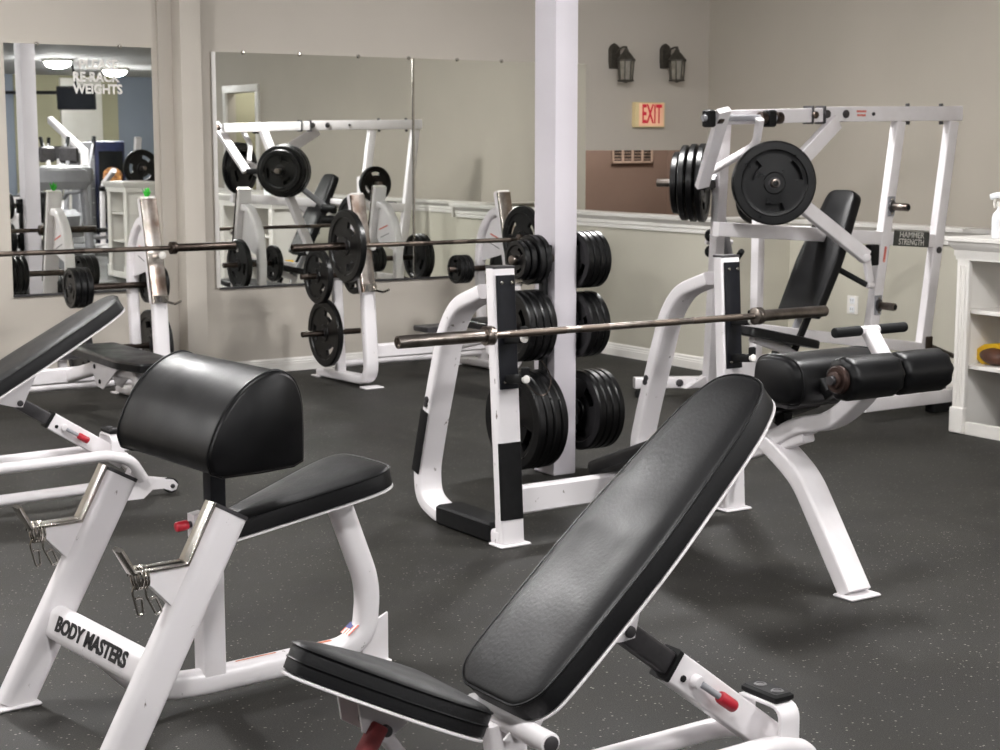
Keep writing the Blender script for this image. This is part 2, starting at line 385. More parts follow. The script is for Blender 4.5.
for txt,px,py in (('PLEASE',98.5,65),('RE-RACK',96,77.5),('WEIGHTS',98,89.5)):
    O=U(px,py,Y=YT); O.y=YT
    text_mesh('lettering',txt,.088,O,(1,0,0),(0,0,1),PAPER,lt_,ext=.0003,bold=.003,sx={'PLEASE':1.0,'RE-RACK':.9,'WEIGHTS':.9}[txt])
# ------------------------------------------------------------------ lamps
lamp=None
def ceil_lamp(x,y,w,label,power=None):
    t=thing('ceiling_light',label,'ceiling light',(x,y,ZC),0,'round ceiling lights')
    MB().lathe((x,y,ZC),(0,0,-1),[(0,.24),(.03,.24),(.05,.22),(.05,.2)],28).build('rim',TRIM,t)
    dm=DIFF.copy(); dm.name='lamp_diffuser_glow'; dm.node_tree.nodes['Principled BSDF'].inputs['Emission Strength'].default_value=w*1.75
    MB().lathe((x,y,ZC-.045),(0,0,-1),[(0,.2),(.04,.185),(.075,.14),(.095,.07),(.10,.0)],20).build('diffuser',dm,t)
    return t
LP=[(1.2,1.6,'over the front of the room'),(4.6,1.2,'right of the camera'),(-1.8,4.6,'over the far left floor'),(1.6,5.6,'over the preacher bench'),
    (5.2,4.4,'over the decline bench'),(-1.6,8.6,'near the mirror wall at far left'),(2.4,8.6,'near the left mirror'),(6.4,7.9,'over the plate loaded machine'),
    (8.4,-3.2,'reflected at the left of the left mirror'),(10.2,-5.6,'reflected at the right of the left mirror'),(3.5,-4.5,'over the cardio area')]
for x,y,s in LP: ceil_lamp(x,y,58 if y>0 else 95,'round frosted ceiling light '+s)
ceil_lamp(9.3,11.8,30,'unseen round ceiling light added to brighten the brown hallway')  # added lamp, out of view, to light the brown stair walls
ceil_lamp(9.9,1.2,10,'round frosted ceiling light beyond the doorway')
w=bpy.data.worlds.new('world'); bpy.context.scene.world=w; w.use_nodes=True
w.node_tree.nodes['Background'].inputs[0].default_value=(.8,.85,.95,1); w.node_tree.nodes['Background'].inputs[1].default_value=.3
exec_parts=[]
# ------------------------------------------------------------------ weight plates
def make_plate():
    """rubber grip plate, radius 1 unit = .24 m, axis along local X, three grip slots"""
    t=thing('weight_plate','x','weight plate')
    R=.24; th=.021
    m=MB(); bm=m.bm; n=48
    rings=[(.028,.020),(.058,.020),(.064,.013),(.112,.012),(.120,.012),(.165,.012),(.172,.012),(.186,.014),(.192,th),(.231,th),(.24,.014)]
    def hole(i,k):   # k ring cell between rings k and k+1
        if k not in (4,): return False
        a=(i+.5)/n*360; return any(abs((a-c+180)%360-180)<24 for c in (90,210,330))
    vf=[[[bm.verts.new((s*x,r*math.cos(2*PI*i/n),r*math.sin(2*PI*i/n))) for i in range(n)] for r,x in rings] for s in (1,-1)]
    for si in (0,1):
        for k in range(len(rings)-1):
            for i in range(n):
                if hole(i,k): continue
                j=(i+1)%n; bm.faces.new((vf[si][k][i],vf[si][k][j],vf[si][k+1][j],vf[si][k+1][i]))
    for i in range(n):
        j=(i+1)%n
        bm.faces.new((vf[0][-1][i],vf[0][-1][j],vf[1][-1][j],vf[1][-1][i]))
        bm.faces.new((vf[0][0][i],vf[0][0][j],vf[1][0][j],vf[1][0][i]))
        for k in (4,):
            if hole(i,k):
                bm.faces.new((vf[0][k][i],vf[0][k][j],vf[1][k][j],vf[1][k][i])); bm.faces.new((vf[0][k+1][i],vf[0][k+1][j],vf[1][k+1][j],vf[1][k+1][i]))
                for q in (i-1,i+1):
                    if not hole(q%n,k):
                        e=i if q<i else j; bm.faces.new((vf[0][k][e],vf[0][k+1][e],vf[1][k+1][e],vf[1][k][e]))
    m.build('rubber_disc',RUB,t,30)
    MB().loft([[V((x,r*math.cos(2*PI*i/24),r*math.sin(2*PI*i/24))) for i in range(24)] for x,r in ((-.023,.026),(-.023,.034),(.023,.034),(.023,.026),(-.023,.026))],cap=False).build('hub_ring',DGREY,t)
    return t
PLATE=make_plate(); plate_used=[False]
def plate(c,ax,R,label,group,rot=0,tk=1.0):
    o=PLATE if not plate_used[0] else copy_tree(PLATE)
    plate_used[0]=True
    ax=V(ax).normalized(); q=X_.rotation_difference(ax)
    o.rotation_mode='QUATERNION'; o.rotation_quaternion=q@__import__('mathutils').Quaternion((1,0,0),rot)
    k=R/.24; o.scale=(tk,k,k); o.location=V(c); o['label']=label; o['group']=group; o['category']='weight plate'
    return o
ORD=['outermost','second','third','fourth','fifth']
def stack(c,ax,Rs,where,group,pitch=.044,tk=1.0):
    """c = centre of outermost plate, ax = direction from outermost inward"""
    n=len(Rs)
    for i,R in enumerate(Rs):
        p=V(c)+V(ax).normalized()*pitch*i
        if n==1: lb='black rubber grip plate, the only one %s'%where
        else: lb='black rubber plate, %s %s'%('innermost' if i==n-1 else ORD[i],where)
        plate(p,ax,R,lb,group,rot=random.uniform(0,2),tk=tk)
# ------------------------------------------------------------------ column plate storage (pegs on the white column)
KS=1.0217
px_=(colx0+colx1)/2; py_=coly0+.05
ps=thing('plate_storage_pegs','steel storage pegs in black brackets on both sides of the white column','plate rack',(px_,py_,0))
def zpx(px,py,X,Y): # height of pixel row at XY
    d=X*FX+Y*FY; b=(375-py)/f
    return H+d*(-sp+b*cp)/(cp+b*sp)
yl,yr=6.47*KS,6.5*KS
ZL=[zpx(0,q,4.4*KS,yl) for q in (260,326,420)]; ZR=[zpx(0,q,4.82*KS,yr) for q in (259,323.5,409)]
for z,xe in zip(ZL,(4.345,4.30,4.27)):
    MB().cyl((colx0+.01,yl+.02,z),(xe*KS,yl,z),.0245,18,.003).build('peg',STEEL if z>1 else DARKST,ps)
    MB().box((colx0-.02,yl+.045,z),(.055,.06,.13),bev=.003).build('bracket',RUBM,ps)
for z,xe in zip(ZR,(4.92,4.89,4.99)):
    MB().cyl((colx1-.01,yr,z),(xe*KS,yr,z),.0245,18,.003).build('peg',DARKST,ps)
    MB().box((colx1+.006,yr,z),(.012,.09,.13),bev=.003).build('bracket',RUBM,ps)
MB().box((colx0-.02,yl+.06,(ZL[0]+ZL[2])/2),(.03,.04,ZL[0]-ZL[2]),bev=.004).build('mounting_rail',RUBM,ps)
GC='plates on the column pegs'
def st(x,y,z,ax,Rs,w,pitch,tk=1.0): stack((x*KS,y,z),ax,[r*KS for r in Rs],w,GC,pitch,tk)
st(4.385,yl,ZL[0],X_,[.092,.097,.118,.118],'on the top left peg of the white column',.036,.75)
st(4.36,yl,ZL[1],X_,[.172]*4,'on the middle left peg of the white column',.042,.9)
st(4.37,yl,ZL[2],X_,[.24,.238,.24,.238],'on the bottom left peg of the white column',.045)
st(4.85,yr,ZR[0],-X_,[.14]*4,'on the top right peg of the white column',.036,.8)
st(4.83,yr,ZR[1],-X_,[.162]*3,'on the middle right peg of the white column',.04,.9)
st(4.895,yr,ZR[2],-X_,[.2]*4,'on the bottom right peg of the white column',.04,.9)
# ------------------------------------------------------------------ olympic decline bench (front, beside the column)
XL=3.715; XRT=4.94
t=thing('olympic_decline_bench','white olympic decline bench with black racking plates, beside the white column','weight bench',(4.35,5.55,0))
def side(X,px0=None):
    dX=X-XL
    sh=lambda v: V((X,v.y,v.z))
    top=U(500,268,X=XL); bot=U(510,545,X=XL)
    up=[sh(bot),sh(top)]; up[0].z=.012
    S=rr(.112,.06,.012)
    dy=(bot-top); dy.x=0
    MB().sweep(up,S,X_).build('upright',SCUFF,t)
    MB().box((X,up[1].y,up[1].z+.004),(.108,.064,.012),bev=.003).build('end_cap',DGREY,t)
    d=(up[1]-up[0]).normalized(); nrm=V((0,-1,0)); 
    def on(z,off=0): # point on upright axis at height z
        k=(z-up[0].z)/(up[1].z-up[0].z); return up[0].lerp(up[1],k)+V((0,-.03-off,0))
    # rear bent leg
    pts=[U(a,b_,X=XL) for a,b_ in ((490,291),(463,304),(451,330),(443,372),(433,430),(427,470),(429,497),(444,512))]
    pts=[sh(p) for p in pts]; pts[-1].z=.035; pts[-2].z=max(.07,pts[-2].z)
    run_end=sh(V((0,up[0].y,.035)))
    path=fillet([pts[0],pts[1],pts[2],pts[4],pts[5],pts[6],pts[7],run_end],.16,6)
    MB().sweep(path,rr(.118,.062,.014),X_).build('rear_leg',SCUFF,t)
    # black rubber on the runner
    r0=pts[7]+V((0,-.02,0)); 
    MB().box((X,(r0.y+up[0].y+.04)/2,.047),(.135,r0.y-up[0].y-.07,.085),bev=.01).build('rubber_tread',RUBM,t)
    # black strip on the outer edge of the rear leg
    a,b_=pts[4],pts[5]; a=a.lerp(pts[3],.35)
    tt=(b_-a).normalized(); out=tt.cross(X_); out=out if out.y>0 else -out
    if X==XL: MB().sweep([a+V((-.0615,0,0)),b_+V((-.0615,0,0))],rr(.006,.058,.002),X_).build('edge_strip',RUBM,t)
    for q in (.12,.2): 
        c=pts[4].lerp(pts[3],q+.35); MB().cyl(c+V((-.067,0,0)),c+V((-.055,0,0)),.014,12,.002).build('bolt',DGREY,t)
    # foot plate
    MB().box((X,up[0].y,.006),(.15,.1,.012),bev=.004).build('foot_plate',SCUFF,t)
    # wear plate with pegs
    z0,z1=zpx(0,390,X,up[0].y-.03)if X==XL else zpx(0,369,X,up[0].y-.03),(zpx(0,275,X,up[1].y-.03) if X==XL else zpx(0,262,X,up[1].y-.03))
    o=thing  # noqa
    pl=MB().sweep([on(z0,.006),on(z1,.006)],rr(.088,.012,.003),X_).build('wear_plate',UHMW,t)
    for z in (z0+.03,z1-.03):
        for s in (-.025,.025):
            p=on(z,.013)+V((s,0,0)); MB().cyl(p,p+V((0,-.006,0)),.008,10,.002).build('screw',CHROME,pl)
    for k,z in enumerate((.862,.862-.165)):
        p=on(z,.006)+V((.0,0,0)); e=p+V((.0,-.115,.012))
        MB().sweep([p,e],rr(.04,.036,.008),X_).build('bar_catch',RUBM,pl)
        MB().cyl(e+V((0,.0,.0)),e+V((.0,-.016,.002)),.0175,16,.004).build('catch_end',TRIM,pl)
        # small guard tab rising at the end of the catch
        MB().box(e+V((0,-.004,.03)),(.036,.014,.04),bev=.004).build('guard_tab',RUBM,pl)
    # lower black wrap
    if X==XL:
        MB().sweep([on(zpx(0,519,X,up[0].y),-.03)+V((0,0,0)),on(zpx(0,443,X,up[0].y),-.03)],rr(.111,.066,.013),X_).build('rubber_wrap',RUBM,t)
    return up
upL=side(XL); upR=side(XRT)
# safety wire under the lower catch of the near upright
p=V((XL+.04,upL[0].y-.06,.68)); 
MB().tube(smooth([p,p+V((.05,-.01,-.05)),p+V((.1,-.01,-.05)),p+V((.13,0,.02)),p+V((.09,.02,.09))],2),.0025,6).build('safety_cable',DARKST,t)
# cross beam
zc=.182; yb=upL[0].y+.0
MB().box(((XL+XRT)/2,yb+.02,zc),(XRT-XL-.1,.055,.115),bev=.008).build('crossbeam',SCUFF,t)
MB().sweep([(XRT-.02,yb-.02,.33),(XRT-.02,yb-.02,.14)],rr(.03,.10,.01),X_).build('gusset',WHITE,t)
# bench rail in the plane X=4.35
XC=4.345
hd=V((XC,5.62,.20)); kn=V((XC,4.46,.60))
MB().sweep([V((XC,5.57,.17)),kn+V((0,.0,-.02))],rr(.06,.09,.012),X_).build('spine_rail',WHITE,t)
leg=[U(a,b_,X=XC) for a,b_ in ((758,428),(784,452),(806,478),(820,510),(834,548),(855,594))]
leg[-1].z=.012
S2=rr(.115,.072,.014,4)
MB().sweep(fillet([leg[0],leg[1],leg[2],leg[3],leg[5]],.13,7),S2,X_).build('front_leg',WHITE,t)
MB().box((leg[-1].x,leg[-1].y-.01,.006),(.15,.1,.012),bev=.004).build('foot_plate',WHITE,t)
jj=[U(a,b_,X=XC) for a,b_ in ((768,446),(800,424),(832,422),(856,404),(882,372))]
MB().sweep(fillet(jj,.2,8),rr(.09,.065,.014,4),X_).build('roller_arm',WHITE,t)
bl=[U(a,b_,X=XC) for a,b_ in ((770,448),(788,440),(804,431),(818,424))]
MB().sweep(fillet(bl,.1,5),rr(.06,.05,.02,4),X_).build('weld_bracket',WHITE,t)
q=U(784,413,X=XC); MB().box(q,(.05,.05,.10),bev=.006).build('pad_hinge',RUBM,t)
# mast with T handle
hx=U(869,330,X=XC); ax0=U(892,374,X=XC)
MB().sweep([hx,ax0],rr(.075,.03,.01),X_).build('handle_mast',WHITE,t)
MB().cyl(hx+V((-.045,0,0)),hx+V((.045,0,0)),.017,16,.003).build('handle_sleeve',WHITE,t)
hl=U(834,334,Y=hx.y).x; hr=U(905,326,Y=hx.y).x
for a,b_ in ((hl,XC-.045),(XC+.045,hr)):
    MB().cyl((a,hx.y,hx.z),(b_,hx.y,hx.z),.0185,18,.005).build('hand_grip',GRIP,t)
# leg rollers
def roller(x0,x1,y,z,r,name):
    m=MB(); s=1 if x1>x0 else -1; L_=abs(x1-x0)
    pr=[(0,r*.6),(.003,r*.86),(.010,r*.95),(.02,r*.99),(.035,r),(L_-.035,r),(L_-.02,r*.99),(L_-.010,r*.95),(L_-.003,r*.86),(L_,r*.6)]
    n=40; rings=[]
    for k,(h,q) in enumerate(pr):
        ring=[]
        for i in range(n):
            a=2*PI*i/n; w=1+(.05*math.sin(9*a)*(1 if k in (1,2,7,8) else .3 if k in (3,6) else 0))
            ring.append(V((x0+s*h,y+math.cos(a)*q*w,z+math.sin(a)*q*w)))
        rings.append(ring)
    m.loft(rings); return m.build(name,VINYL,t,50)
ry,rz_=ax0.y,ax0.z
xa=U(842,384,Y=ry).x; xb=U(889,376,Y=ry).x; xc_=U(893,376,Y=ry).x+.015; xd=U(945,369,Y=ry).x-.03
MB().cyl((xa-.06,ry,rz_),(xd+.0,ry,rz_),.016,14).build('roller_axle',DGREY,t)
roller(xa-.01,xb+.01,ry,rz_,.078,'leg_roller'); roller(xd,xc_-.02,ry,rz_,.078,'leg_roller')
m=MB(); m.lathe((xa-.012,ry,rz_),(-1,0,0),[(0,.05),(.012,.05),(.02,.044),(.02,.03),(.03,.03),(.034,.018),(.022,.016)],24); m.build('end_collar',COLL,t)
# knee pad: fat half-round cushion on X
ky,kz=4.47,.785
prof=[(-.125,-.085),(-.125,.03),(-.11,.075),(-.05,.092),(.04,.092),(.1,.075),(.13,.03),(.132,-.05),(.11,-.088),(.04,-.092),(-.08,-.092)]
prof=[V(p) for p in prof]
pp=[]
for i in range(len(prof)):
    a,b_,c=prof[i-1],prof[i],prof[(i+1)%len(prof)]
    for k in range(4):
        tt=k/4; p0=(a+b_)/2; p1=(b_+c)/2; pp.append(p0*(1-tt)**2+b_*2*tt*(1-tt)+p1*tt*tt)
x0=U(777,386,Y=ky).x-.02; x1=x0+.50
m=MB(); rings=[]
for x,k in ((x0,.8),(x0+.008,.9),(x0+.025,.97),(x0+.05,1),(x1-.05,1),(x1-.025,.97),(x1-.008,.9),(x1,.8)):
    rings.append([V((x,ky-p.x*k,kz+p.y*k)) for p in pp])
m.loft(rings); kp=m.build('knee_pad',VINYL,t,50)
for x in (x0+.028,x1-.028):
    MB().tube([V((x,ky-p.x*.99,kz+p.y*.99)) for p in pp]+[V((x,ky-pp[0].x*.99,kz+pp[0].y*.99))],.004,6).build('piping',VINYL,kp)
MB().box((XC,ky,kz-.095),(.3,.12,.02),bev=.004).build('pad_plate',DGREY,t)
bk=U(825,394,X=x0+.13)
MB().sweep([bk+V((0,.02,.05)),bk+V((0,-.02,-.0)),bk+V((0,-.07,.03))],rr(.04,.03,.008),X_).build('roller_bracket',RUBM,t)
# decline pad
pa=U(586,464,X=4.21); pa=V((XC,pa.y,pa.z+.0)); pb=V((XC,4.53,.70))
u=(pb-pa); Lp=u.length; u.normalize(); n_=u.cross(X_); n_=n_ if n_.z>0 else -n_
out=rounded([(-.02,-.135),(Lp,-.135),(Lp,.135),(-.02,.135)],[.05,.03,.03,.05])
BX=n_.cross(u)
m=MB(); m.slab(out,pa,u,BX,n_,[(-.05,.012),(-.046,.0),(-.01,0),(.004,.006),(.01,.02)],crown=.008); m.build('back_pad',VINYL,t,50)
# ------------------------------------------------------------------ barbells
def barbell(x0,y,z,label,L_=2.2,sl=.43,mat_s=STEEL,tilt=0.0):
    b=thing('barbell',label,'barbell',(x0+L_/2,y,z),0,'olympic barbells')
    P=lambda x:(x,y,z+tilt*(x-x0-L_/2))
    MB().cyl(P(x0+sl-.01),P(x0+L_-sl+.01),.0145,18).build('shaft',mat_s,b)
    for a,e in ((x0,x0+sl),(x0+L_,x0+L_-sl)):
        s=1 if e>a else -1
        sv=MB().lathe(P(a),(s,0,0),[(.012,.0),(.012,.017),(0,.019),(0,.024),(.003,.0255),(sl-.03,.0255)],24).build('sleeve',mat_s,b)
        MB().lathe(P(e-s*.035),(s,0,0),[(0,.0255),(.0,.037),(.003,.039),(.018,.039),(.021,.036),(.025,.036),(.028,.039),(.038,.039),(.041,.03),(.045,.0145)],28).build('collar',mat_s,sv)
    for a,e in ((x0+sl+.08,x0+sl+.36),(x0+sl+.44,x0+L_/2-.12),(x0+L_/2+.12,x0+L_-sl-.44),(x0+L_-sl-.36,x0+L_-sl-.08)):
        MB().cyl(P(a),P(e),.0153,18).build('knurling',KNURL,b)
    return b
pl_=U(398,342.5,Y=5.40); pr_=U(826,311,Y=5.40)
barbell(pl_.x,5.405,(pl_.z+pr_.z)/2,'worn steel barbell resting on the decline bench catches beside the white column',L_=pr_.x-pl_.x,tilt=(pr_.z-pl_.z)/(pr_.x-pl_.x),mat_s=STEEL)
# ------------------------------------------------------------------ adjustable incline benches (foreground right, and far left)
def adj_bench(ox,oy,bang,sang,full,label,zc=0.0):
    """cap of the rear bracket at local x=0; bench axis X, head towards +X.  bang = back angle, sang = seat angle"""
    t=thing('incline_bench',label,'weight bench',(ox,oy,0),0,'adjustable incline benches')
    W=lambda x,y,z: V((ox+x,oy+y,z))
    hinge=W(-.768,0,.42)
    ca,sa=math.cos(math.radians(bang)),math.sin(math.radians(bang))
    Ub=V((ca,0,sa)); Nb=V((-sa,0,ca))
    ob=hinge+Ub*.035+Nb*.075
    Lb=.925
    hw=[(-.022,.07),(-.02,.10),(.012,.138),(.06,.153),(.30,.156),(.45,.155),(.60,.142),(.76,.128),(.85,.112),(.915,.085),(.935,.04),(.938,.0)]
    out=[(a,b_) for a,b_ in hw]+[(a,-b_) for a,b_ in hw[-2::-1]]
    out=[V(p) for p in ccw(out)]
    o2=[]
    for i in range(len(out)):
        a,b_,c=out[i-1],out[i],out[(i+1)%len(out)]; p0=(a+b_)/2;p1=(b_+c)/2
        for k in range(4): tt=k/4; o2.append(p0*(1-tt)**2+b_*2*tt*(1-tt)+p1*tt*tt)
    B=Nb.cross(Ub)
    bp_=MB().slab(o2,ob,Ub,B,Nb,[(-.062,.01),(-.058,.0),(-.012,0),(-.004,.003),(0,.009),(.003,.02)],crown=.007).build('backrest',VINYLW,t,60)
    ring=[ob+Ub*p.x+B*p.y-Nb*.005 for p in o2]
    MB().tube([ring[-1]]+ring+[ring[0]],.0032,6).build('piping',VINYL,bp_)
    MB().slab(o2,ob,Ub,B,Nb,[(-.069,.001),(-.068,-.001),(-.064,-.001),(-.063,.001)]).build('backrest_base_board',WHITE,t)
    # seat: raised towards the front (-X)
    cs,ss=math.cos(math.radians(sang)),math.sin(math.radians(sang))
    Us=V((-cs,0,ss)); Ns=V((ss,0,cs))
    os_=W(-.868,0,.495)
    Ls=.425
    hs=[(0,.12),(.02,.15),(.10,.158),(.2,.14),(.33,.088),(Ls-.03,.05),(Ls,.028)]
    out=[(a,b_) for a,b_ in hs]+[(a,-b_) for a,b_ in hs[::-1]]
    out=[V(p) for p in ccw(out)]; o3=[]
    for i in range(len(out)):
        a,b_,c=out[i-1],out[i],out[(i+1)%len(out)]; p0=(a+b_)/2;p1=(b_+c)/2
        for k in range(4): tt=k/4; o3.append(p0*(1-tt)**2+b_*2*tt*(1-tt)+p1*tt*tt)
    B2=Ns.cross(Us)
    sp_=MB().slab(o3,os_,Us,B2,Ns,[(-.062,.01),(-.058,.0),(-.012,0),(-.004,.003),(0,.009),(.003,.016)],crown=.008).build('seat',VINYLW,t,60)
    for h in (-.006,-.034):
        ring=[os_+Us*p.x+B2*p.y+Ns*h for p in o3]
        MB().tube([ring[-1]]+ring+[ring[0]],.0026,6).build('piping',VINYL,sp_)
    MB().slab(o3,os_,Us,B2,Ns,[(-.069,.001),(-.068,-.001),(-.064,-.001),(-.063,.001)]).build('seat_base_board',WHITE,t)
    # under-seat hinge bracket, strut and red foam roller
    q=os_+Us*.20-Ns*.08
    for s in (-.045,.045):
        MB().prism([q+V((.05,s,.012)),q+V((.055,s,-.03)),q+V((.0,s,-.062)),q+V((-.05,s,-.03)),q+V((-.06,s,.035))],(0,.006,0)).build('seat_bracket',WHITE,t)
    MB().cyl(q+V((0,-.06,-.035)),q+V((0,.06,-.035)),.012,14,.002).build('seat_bolt',DGREY,t)
    MB().sweep([q+V((0,0,-.03)),W(-.86,0,.16)],rr(.03,.03,.008),Y_).build('seat_strut',WHITE,t)
    MB().cyl(q+V((-.01,-.045,-.02)),q+V((-.17,-.045,-.26)),.021,18,.006).build('foam_roller',REDF,t)
    # hinge tube
    hq=hinge+V((.0,0,.0))
    MB().cyl(hq+V((0,-.185,0)),hq+V((0,.12,0)),.024,20,.003).build('hinge_tube',WHITE,t)
    MB().cyl(hq+V((0,-.19,0)),hq+V((0,-.182,0)),.018,16,.003).build('hinge_bolt',DGREY,t)
    MB().sweep([hq,W(-.72,0,.1)],rr(.05,.09,.012),Y_).build('hinge_post',WHITE,t)
    for s in (-.07,.064):
        MB().prism([hq+V((-.04,s,-.02)),hq+V((.03,s,-.045)),hq+Ub*.16+V((0,s,-.01)),hq+Ub*.2+Nb*.01+V((0,s,0)),hq+Ub*.0+Nb*.01+V((0,s,0))],(0,.006,0)).build('hinge_plate',WHITE,t)
    # backrest lug, telescoping strut
    kp_=W(-.435,0,0); 
    a0=ob+Ub*.50-Nb*.07; a1=ob+Ub*.58-Nb*.07
    piv=ob+Ub*.30-Nb*.165
    for s in (-.05,.044):
        MB().prism([ob+Ub*.18-Nb*.073+V((0,s,0)),ob+Ub*.46-Nb*.073+V((0,s,0)),piv+Ub*.03+V((0,s,0)),piv+V((0,s,0))-Nb*.022,piv-Ub*.03+V((0,s,0))],(0,.006,0)).build('backrest_lug',WHITE,t)
    MB().cyl(piv+V((0,-.056,0)),piv+V((0,.056,0)),.014,14,.002).build('pivot_bolt',DGREY,t)
    MB().sweep([ob+Ub*.12-Nb*.09,ob+Ub*.66-Nb*.09],rr(.05,.035,.01),Y_).build('backrest_spine',WHITE,t)
    low=W(.05,0,.19); mid=piv.lerp(low,.30)
    MB().sweep([piv,mid.lerp(low,.3)],rr(.042,.058,.008),Y_).build('inner_tube',DGREY,t)
    so=MB().sweep([mid,low],rr(.058,.078,.006),Y_).build('outer_tube',WHITE,t)
    MB().sweep([mid-(low-mid).normalized()*.012,mid+(low-mid).normalized()*.002],rr(.06,.08,.006),Y_).build('tube_collar',RUBM,t)
    d=(low-mid).normalized(); side=V((0,-1,0)); upn=d.cross(side); 
    h0=mid+d*.035+side*.029
    MB().cyl(h0+upn*.012,h0+upn*.012+side*.004,.0085,12,.001).build('pin_hole',RUBM,so)
    k0=mid+d*.075+side*.03; 
    MB().cyl(k0-d*.01,k0+side*.022-d*.006,.016,16,.003).build('pin_boss',WHITE,so)
    MB().cyl(k0+side*.018,k0+side*.03+d*.07,.0085,12).build('pop_pin',GREY,so)
    MB().cyl(k0+side*.028+d*.058,k0+side*.034+d*.115,.0155,16,.007).build('red_knob',REDG,so)
    # rear bracket with rubber bumper
    cz=.322
    pth=fillet([W(0,-.085,.24),W(0,-.085,cz),W(0,.07,cz),W(0,.07,.24)],.035,5)
    MB().sweep(pth,rr(.062,.011,.003),X_).build('rear_bracket',WHITE,t)
    bp=MB().box(W(0,-.008,cz+.016),(.062,.125,.022),bev=.006).build('bumper',RUBM,t)
    for s in (-.035,.025):
        MB().lathe(W(0,s-.008,cz+.0272),(0,0,1),[(0,.016),(.002,.015),(.0025,.011),(.0005,.009)],18).build('bumper_screw',DGREY,bp)
    # base tubes
    for s in (-.085,.085):
        pth=fillet([W(-.98,s,.22),W(-.05,s,.235),W(.06,s,.205),W(.135,s*.45,.10)],.09,7)
        MB().sweep(pth,circ(.026,16),Y_).build('side_tube',WHITE,t)
    MB().sweep([W(-1.0,-.0,.055),W(.03,-.0,.075)],circ(.026,16),Y_).build('lower_tube',WHITE,t)
    for s in (-.03,.024):
        MB().prism([W(.09,s,.15),W(.135,s,.155),W(.155,s,.12),W(.12,s,.09),W(.06,s,.1)],(0,.006,0)).build('tab',WHITE,t)
        MB().prism([W(.10,s,.11),W(.24,s,.082),W(.29,s,.074),W(.312,s,.05),W(.304,s,.026),W(.28,s,.02),W(.24,s,.036),W(.185,s,.038),W(.14,s,.0),W(.055,s,.0),W(.08,s,.05)],(0,.006,0)).build('rear_foot',WHITE,t)
    MB().cyl(W(.285,-.02,.044),W(.285,.02,.044),.036,24,.005).build('wheel',RUBM,t)
    MB().cyl(W(.285,-.036,.044),W(.285,.036,.044),.011,12,.002).build('wheel_bolt',DGREY,t)
    MB().cyl(W(.125,-.036,.125),W(.125,.036,.125),.01,12,.002).build('tab_bolt',DGREY,t)
    # front foot
    MB().cyl(W(-.98,-.26,.028),W(-.98,.26,.028),.028,18,.004).build('front_foot',WHITE,t)
    MB().sweep([W(-.98,0,.04),W(-.98,0,.23)],rr(.09,.06,.01),Y_).build('front_post',WHITE,t)
    MB().cyl(W(-.98,-.1,.22),W(-.98,.1,.22),.026,16,.003).build('front_cross_tube',WHITE,t)
    return t
adj_bench(2.655,2.845,41.5,25,True,'black incline bench in the foreground with a raised seat and red pop pin')
adj_bench(2.64,7.27,29.5,12,False,'black incline bench at the left edge, seen behind the preacher curl bench')
# ------------------------------------------------------------------ preacher curl bench
po=U(14,706,Z=0); az=math.radians(5.3)
t=thing('preacher_curl_bench','white preacher curl bench with a rounded black arm pad and chrome bar rests','weight bench',(po.x,po.y,0),az)
Bv=V((math.cos(az),math.sin(az),0)); Lv=V((-math.sin(az),math.cos(az),0))
def A(a,b_,z): return V((po.x,po.y,0))+Bv*a+Lv*b_+Z_*z
bR=-.665; 
OV=rr(.066,.114,.03,5)
BZ=rr(.07,.118,.032,5)
for b0 in (0,bR):
    MB().sweep([A(-.004,b0,.0),A(.362,b0,.655)],OV,Lv).build('front_post',SCUFF,t)
    d=(A(.362,b0,.655)-A(-.004,b0,0)).normalized()
    MB().sweep([A(.362,b0,.655)-d*.003,A(.362,b0,.655)+d*.008],BZ,Lv).build('end_cap',DGREY,t)
    MB().box(A(.0,b0,.006),(.14,.09,.012),Matrix.Rotation(az,3,'Z'),bev=.004).build('foot_plate',SCUFF,t)
    nf=V((-d.z,0,0)); 
    fr=Lv.cross(d); fr=fr if fr.dot(Bv)<0 else -fr       # towards the front (hooks)
    # chrome lined bar rest: along the post front, out and up
    o1=A(.362,b0,.655)+fr*.062
    c0=o1-d*.172; e1=c0-Bv*.155; e2=e1-Bv*.036+Z_*.066
    MB().sweep([o1+d*.006,c0,e1,e2],rr(.05,.014,.005),Lv).build('bar_rest',CHROME,t)
    w1=e1-Z_*.007; w2=o1-d*.29-fr*.01; w3=o1-d*.17-fr*.02
    MB().prism([c0+Lv*.018-Z_*.004,w1+Lv*.018+Bv*.03,w1+Lv*.018+Bv*.032-Z_*.02,w2+Lv*.018,w3+Lv*.018],-Lv*.036).build('rest_web',WHITE,t)
    HOOK=e1
MB().sweep([A(.132,bR,.238),A(.132,0,.238)],rr(.105,.062,.03,5),Z_+Bv*.30).build('cross_tube',SCUFF,t)
ct=t.children[-1]
fn=(-Bv*math.cos(math.radians(22))+Z_*math.sin(math.radians(22))).normalized()  # outward normal of the tube face
# logo on the tube face: letters run from far post to near post
up_=(Z_+Bv*.30).normalized(); fn3=Lv.cross(up_); fn3=fn3 if fn3.dot(Bv)<0 else -fn3
O=A(.132,-.315,.238)+fn3*.031+up_*.006
text_mesh('logo_lettering','BODY MASTERS',.062,O,-Lv,up_,INK,ct,ext=.0014,bold=.0022,sx=1.04,off=.0008,shear=.15)
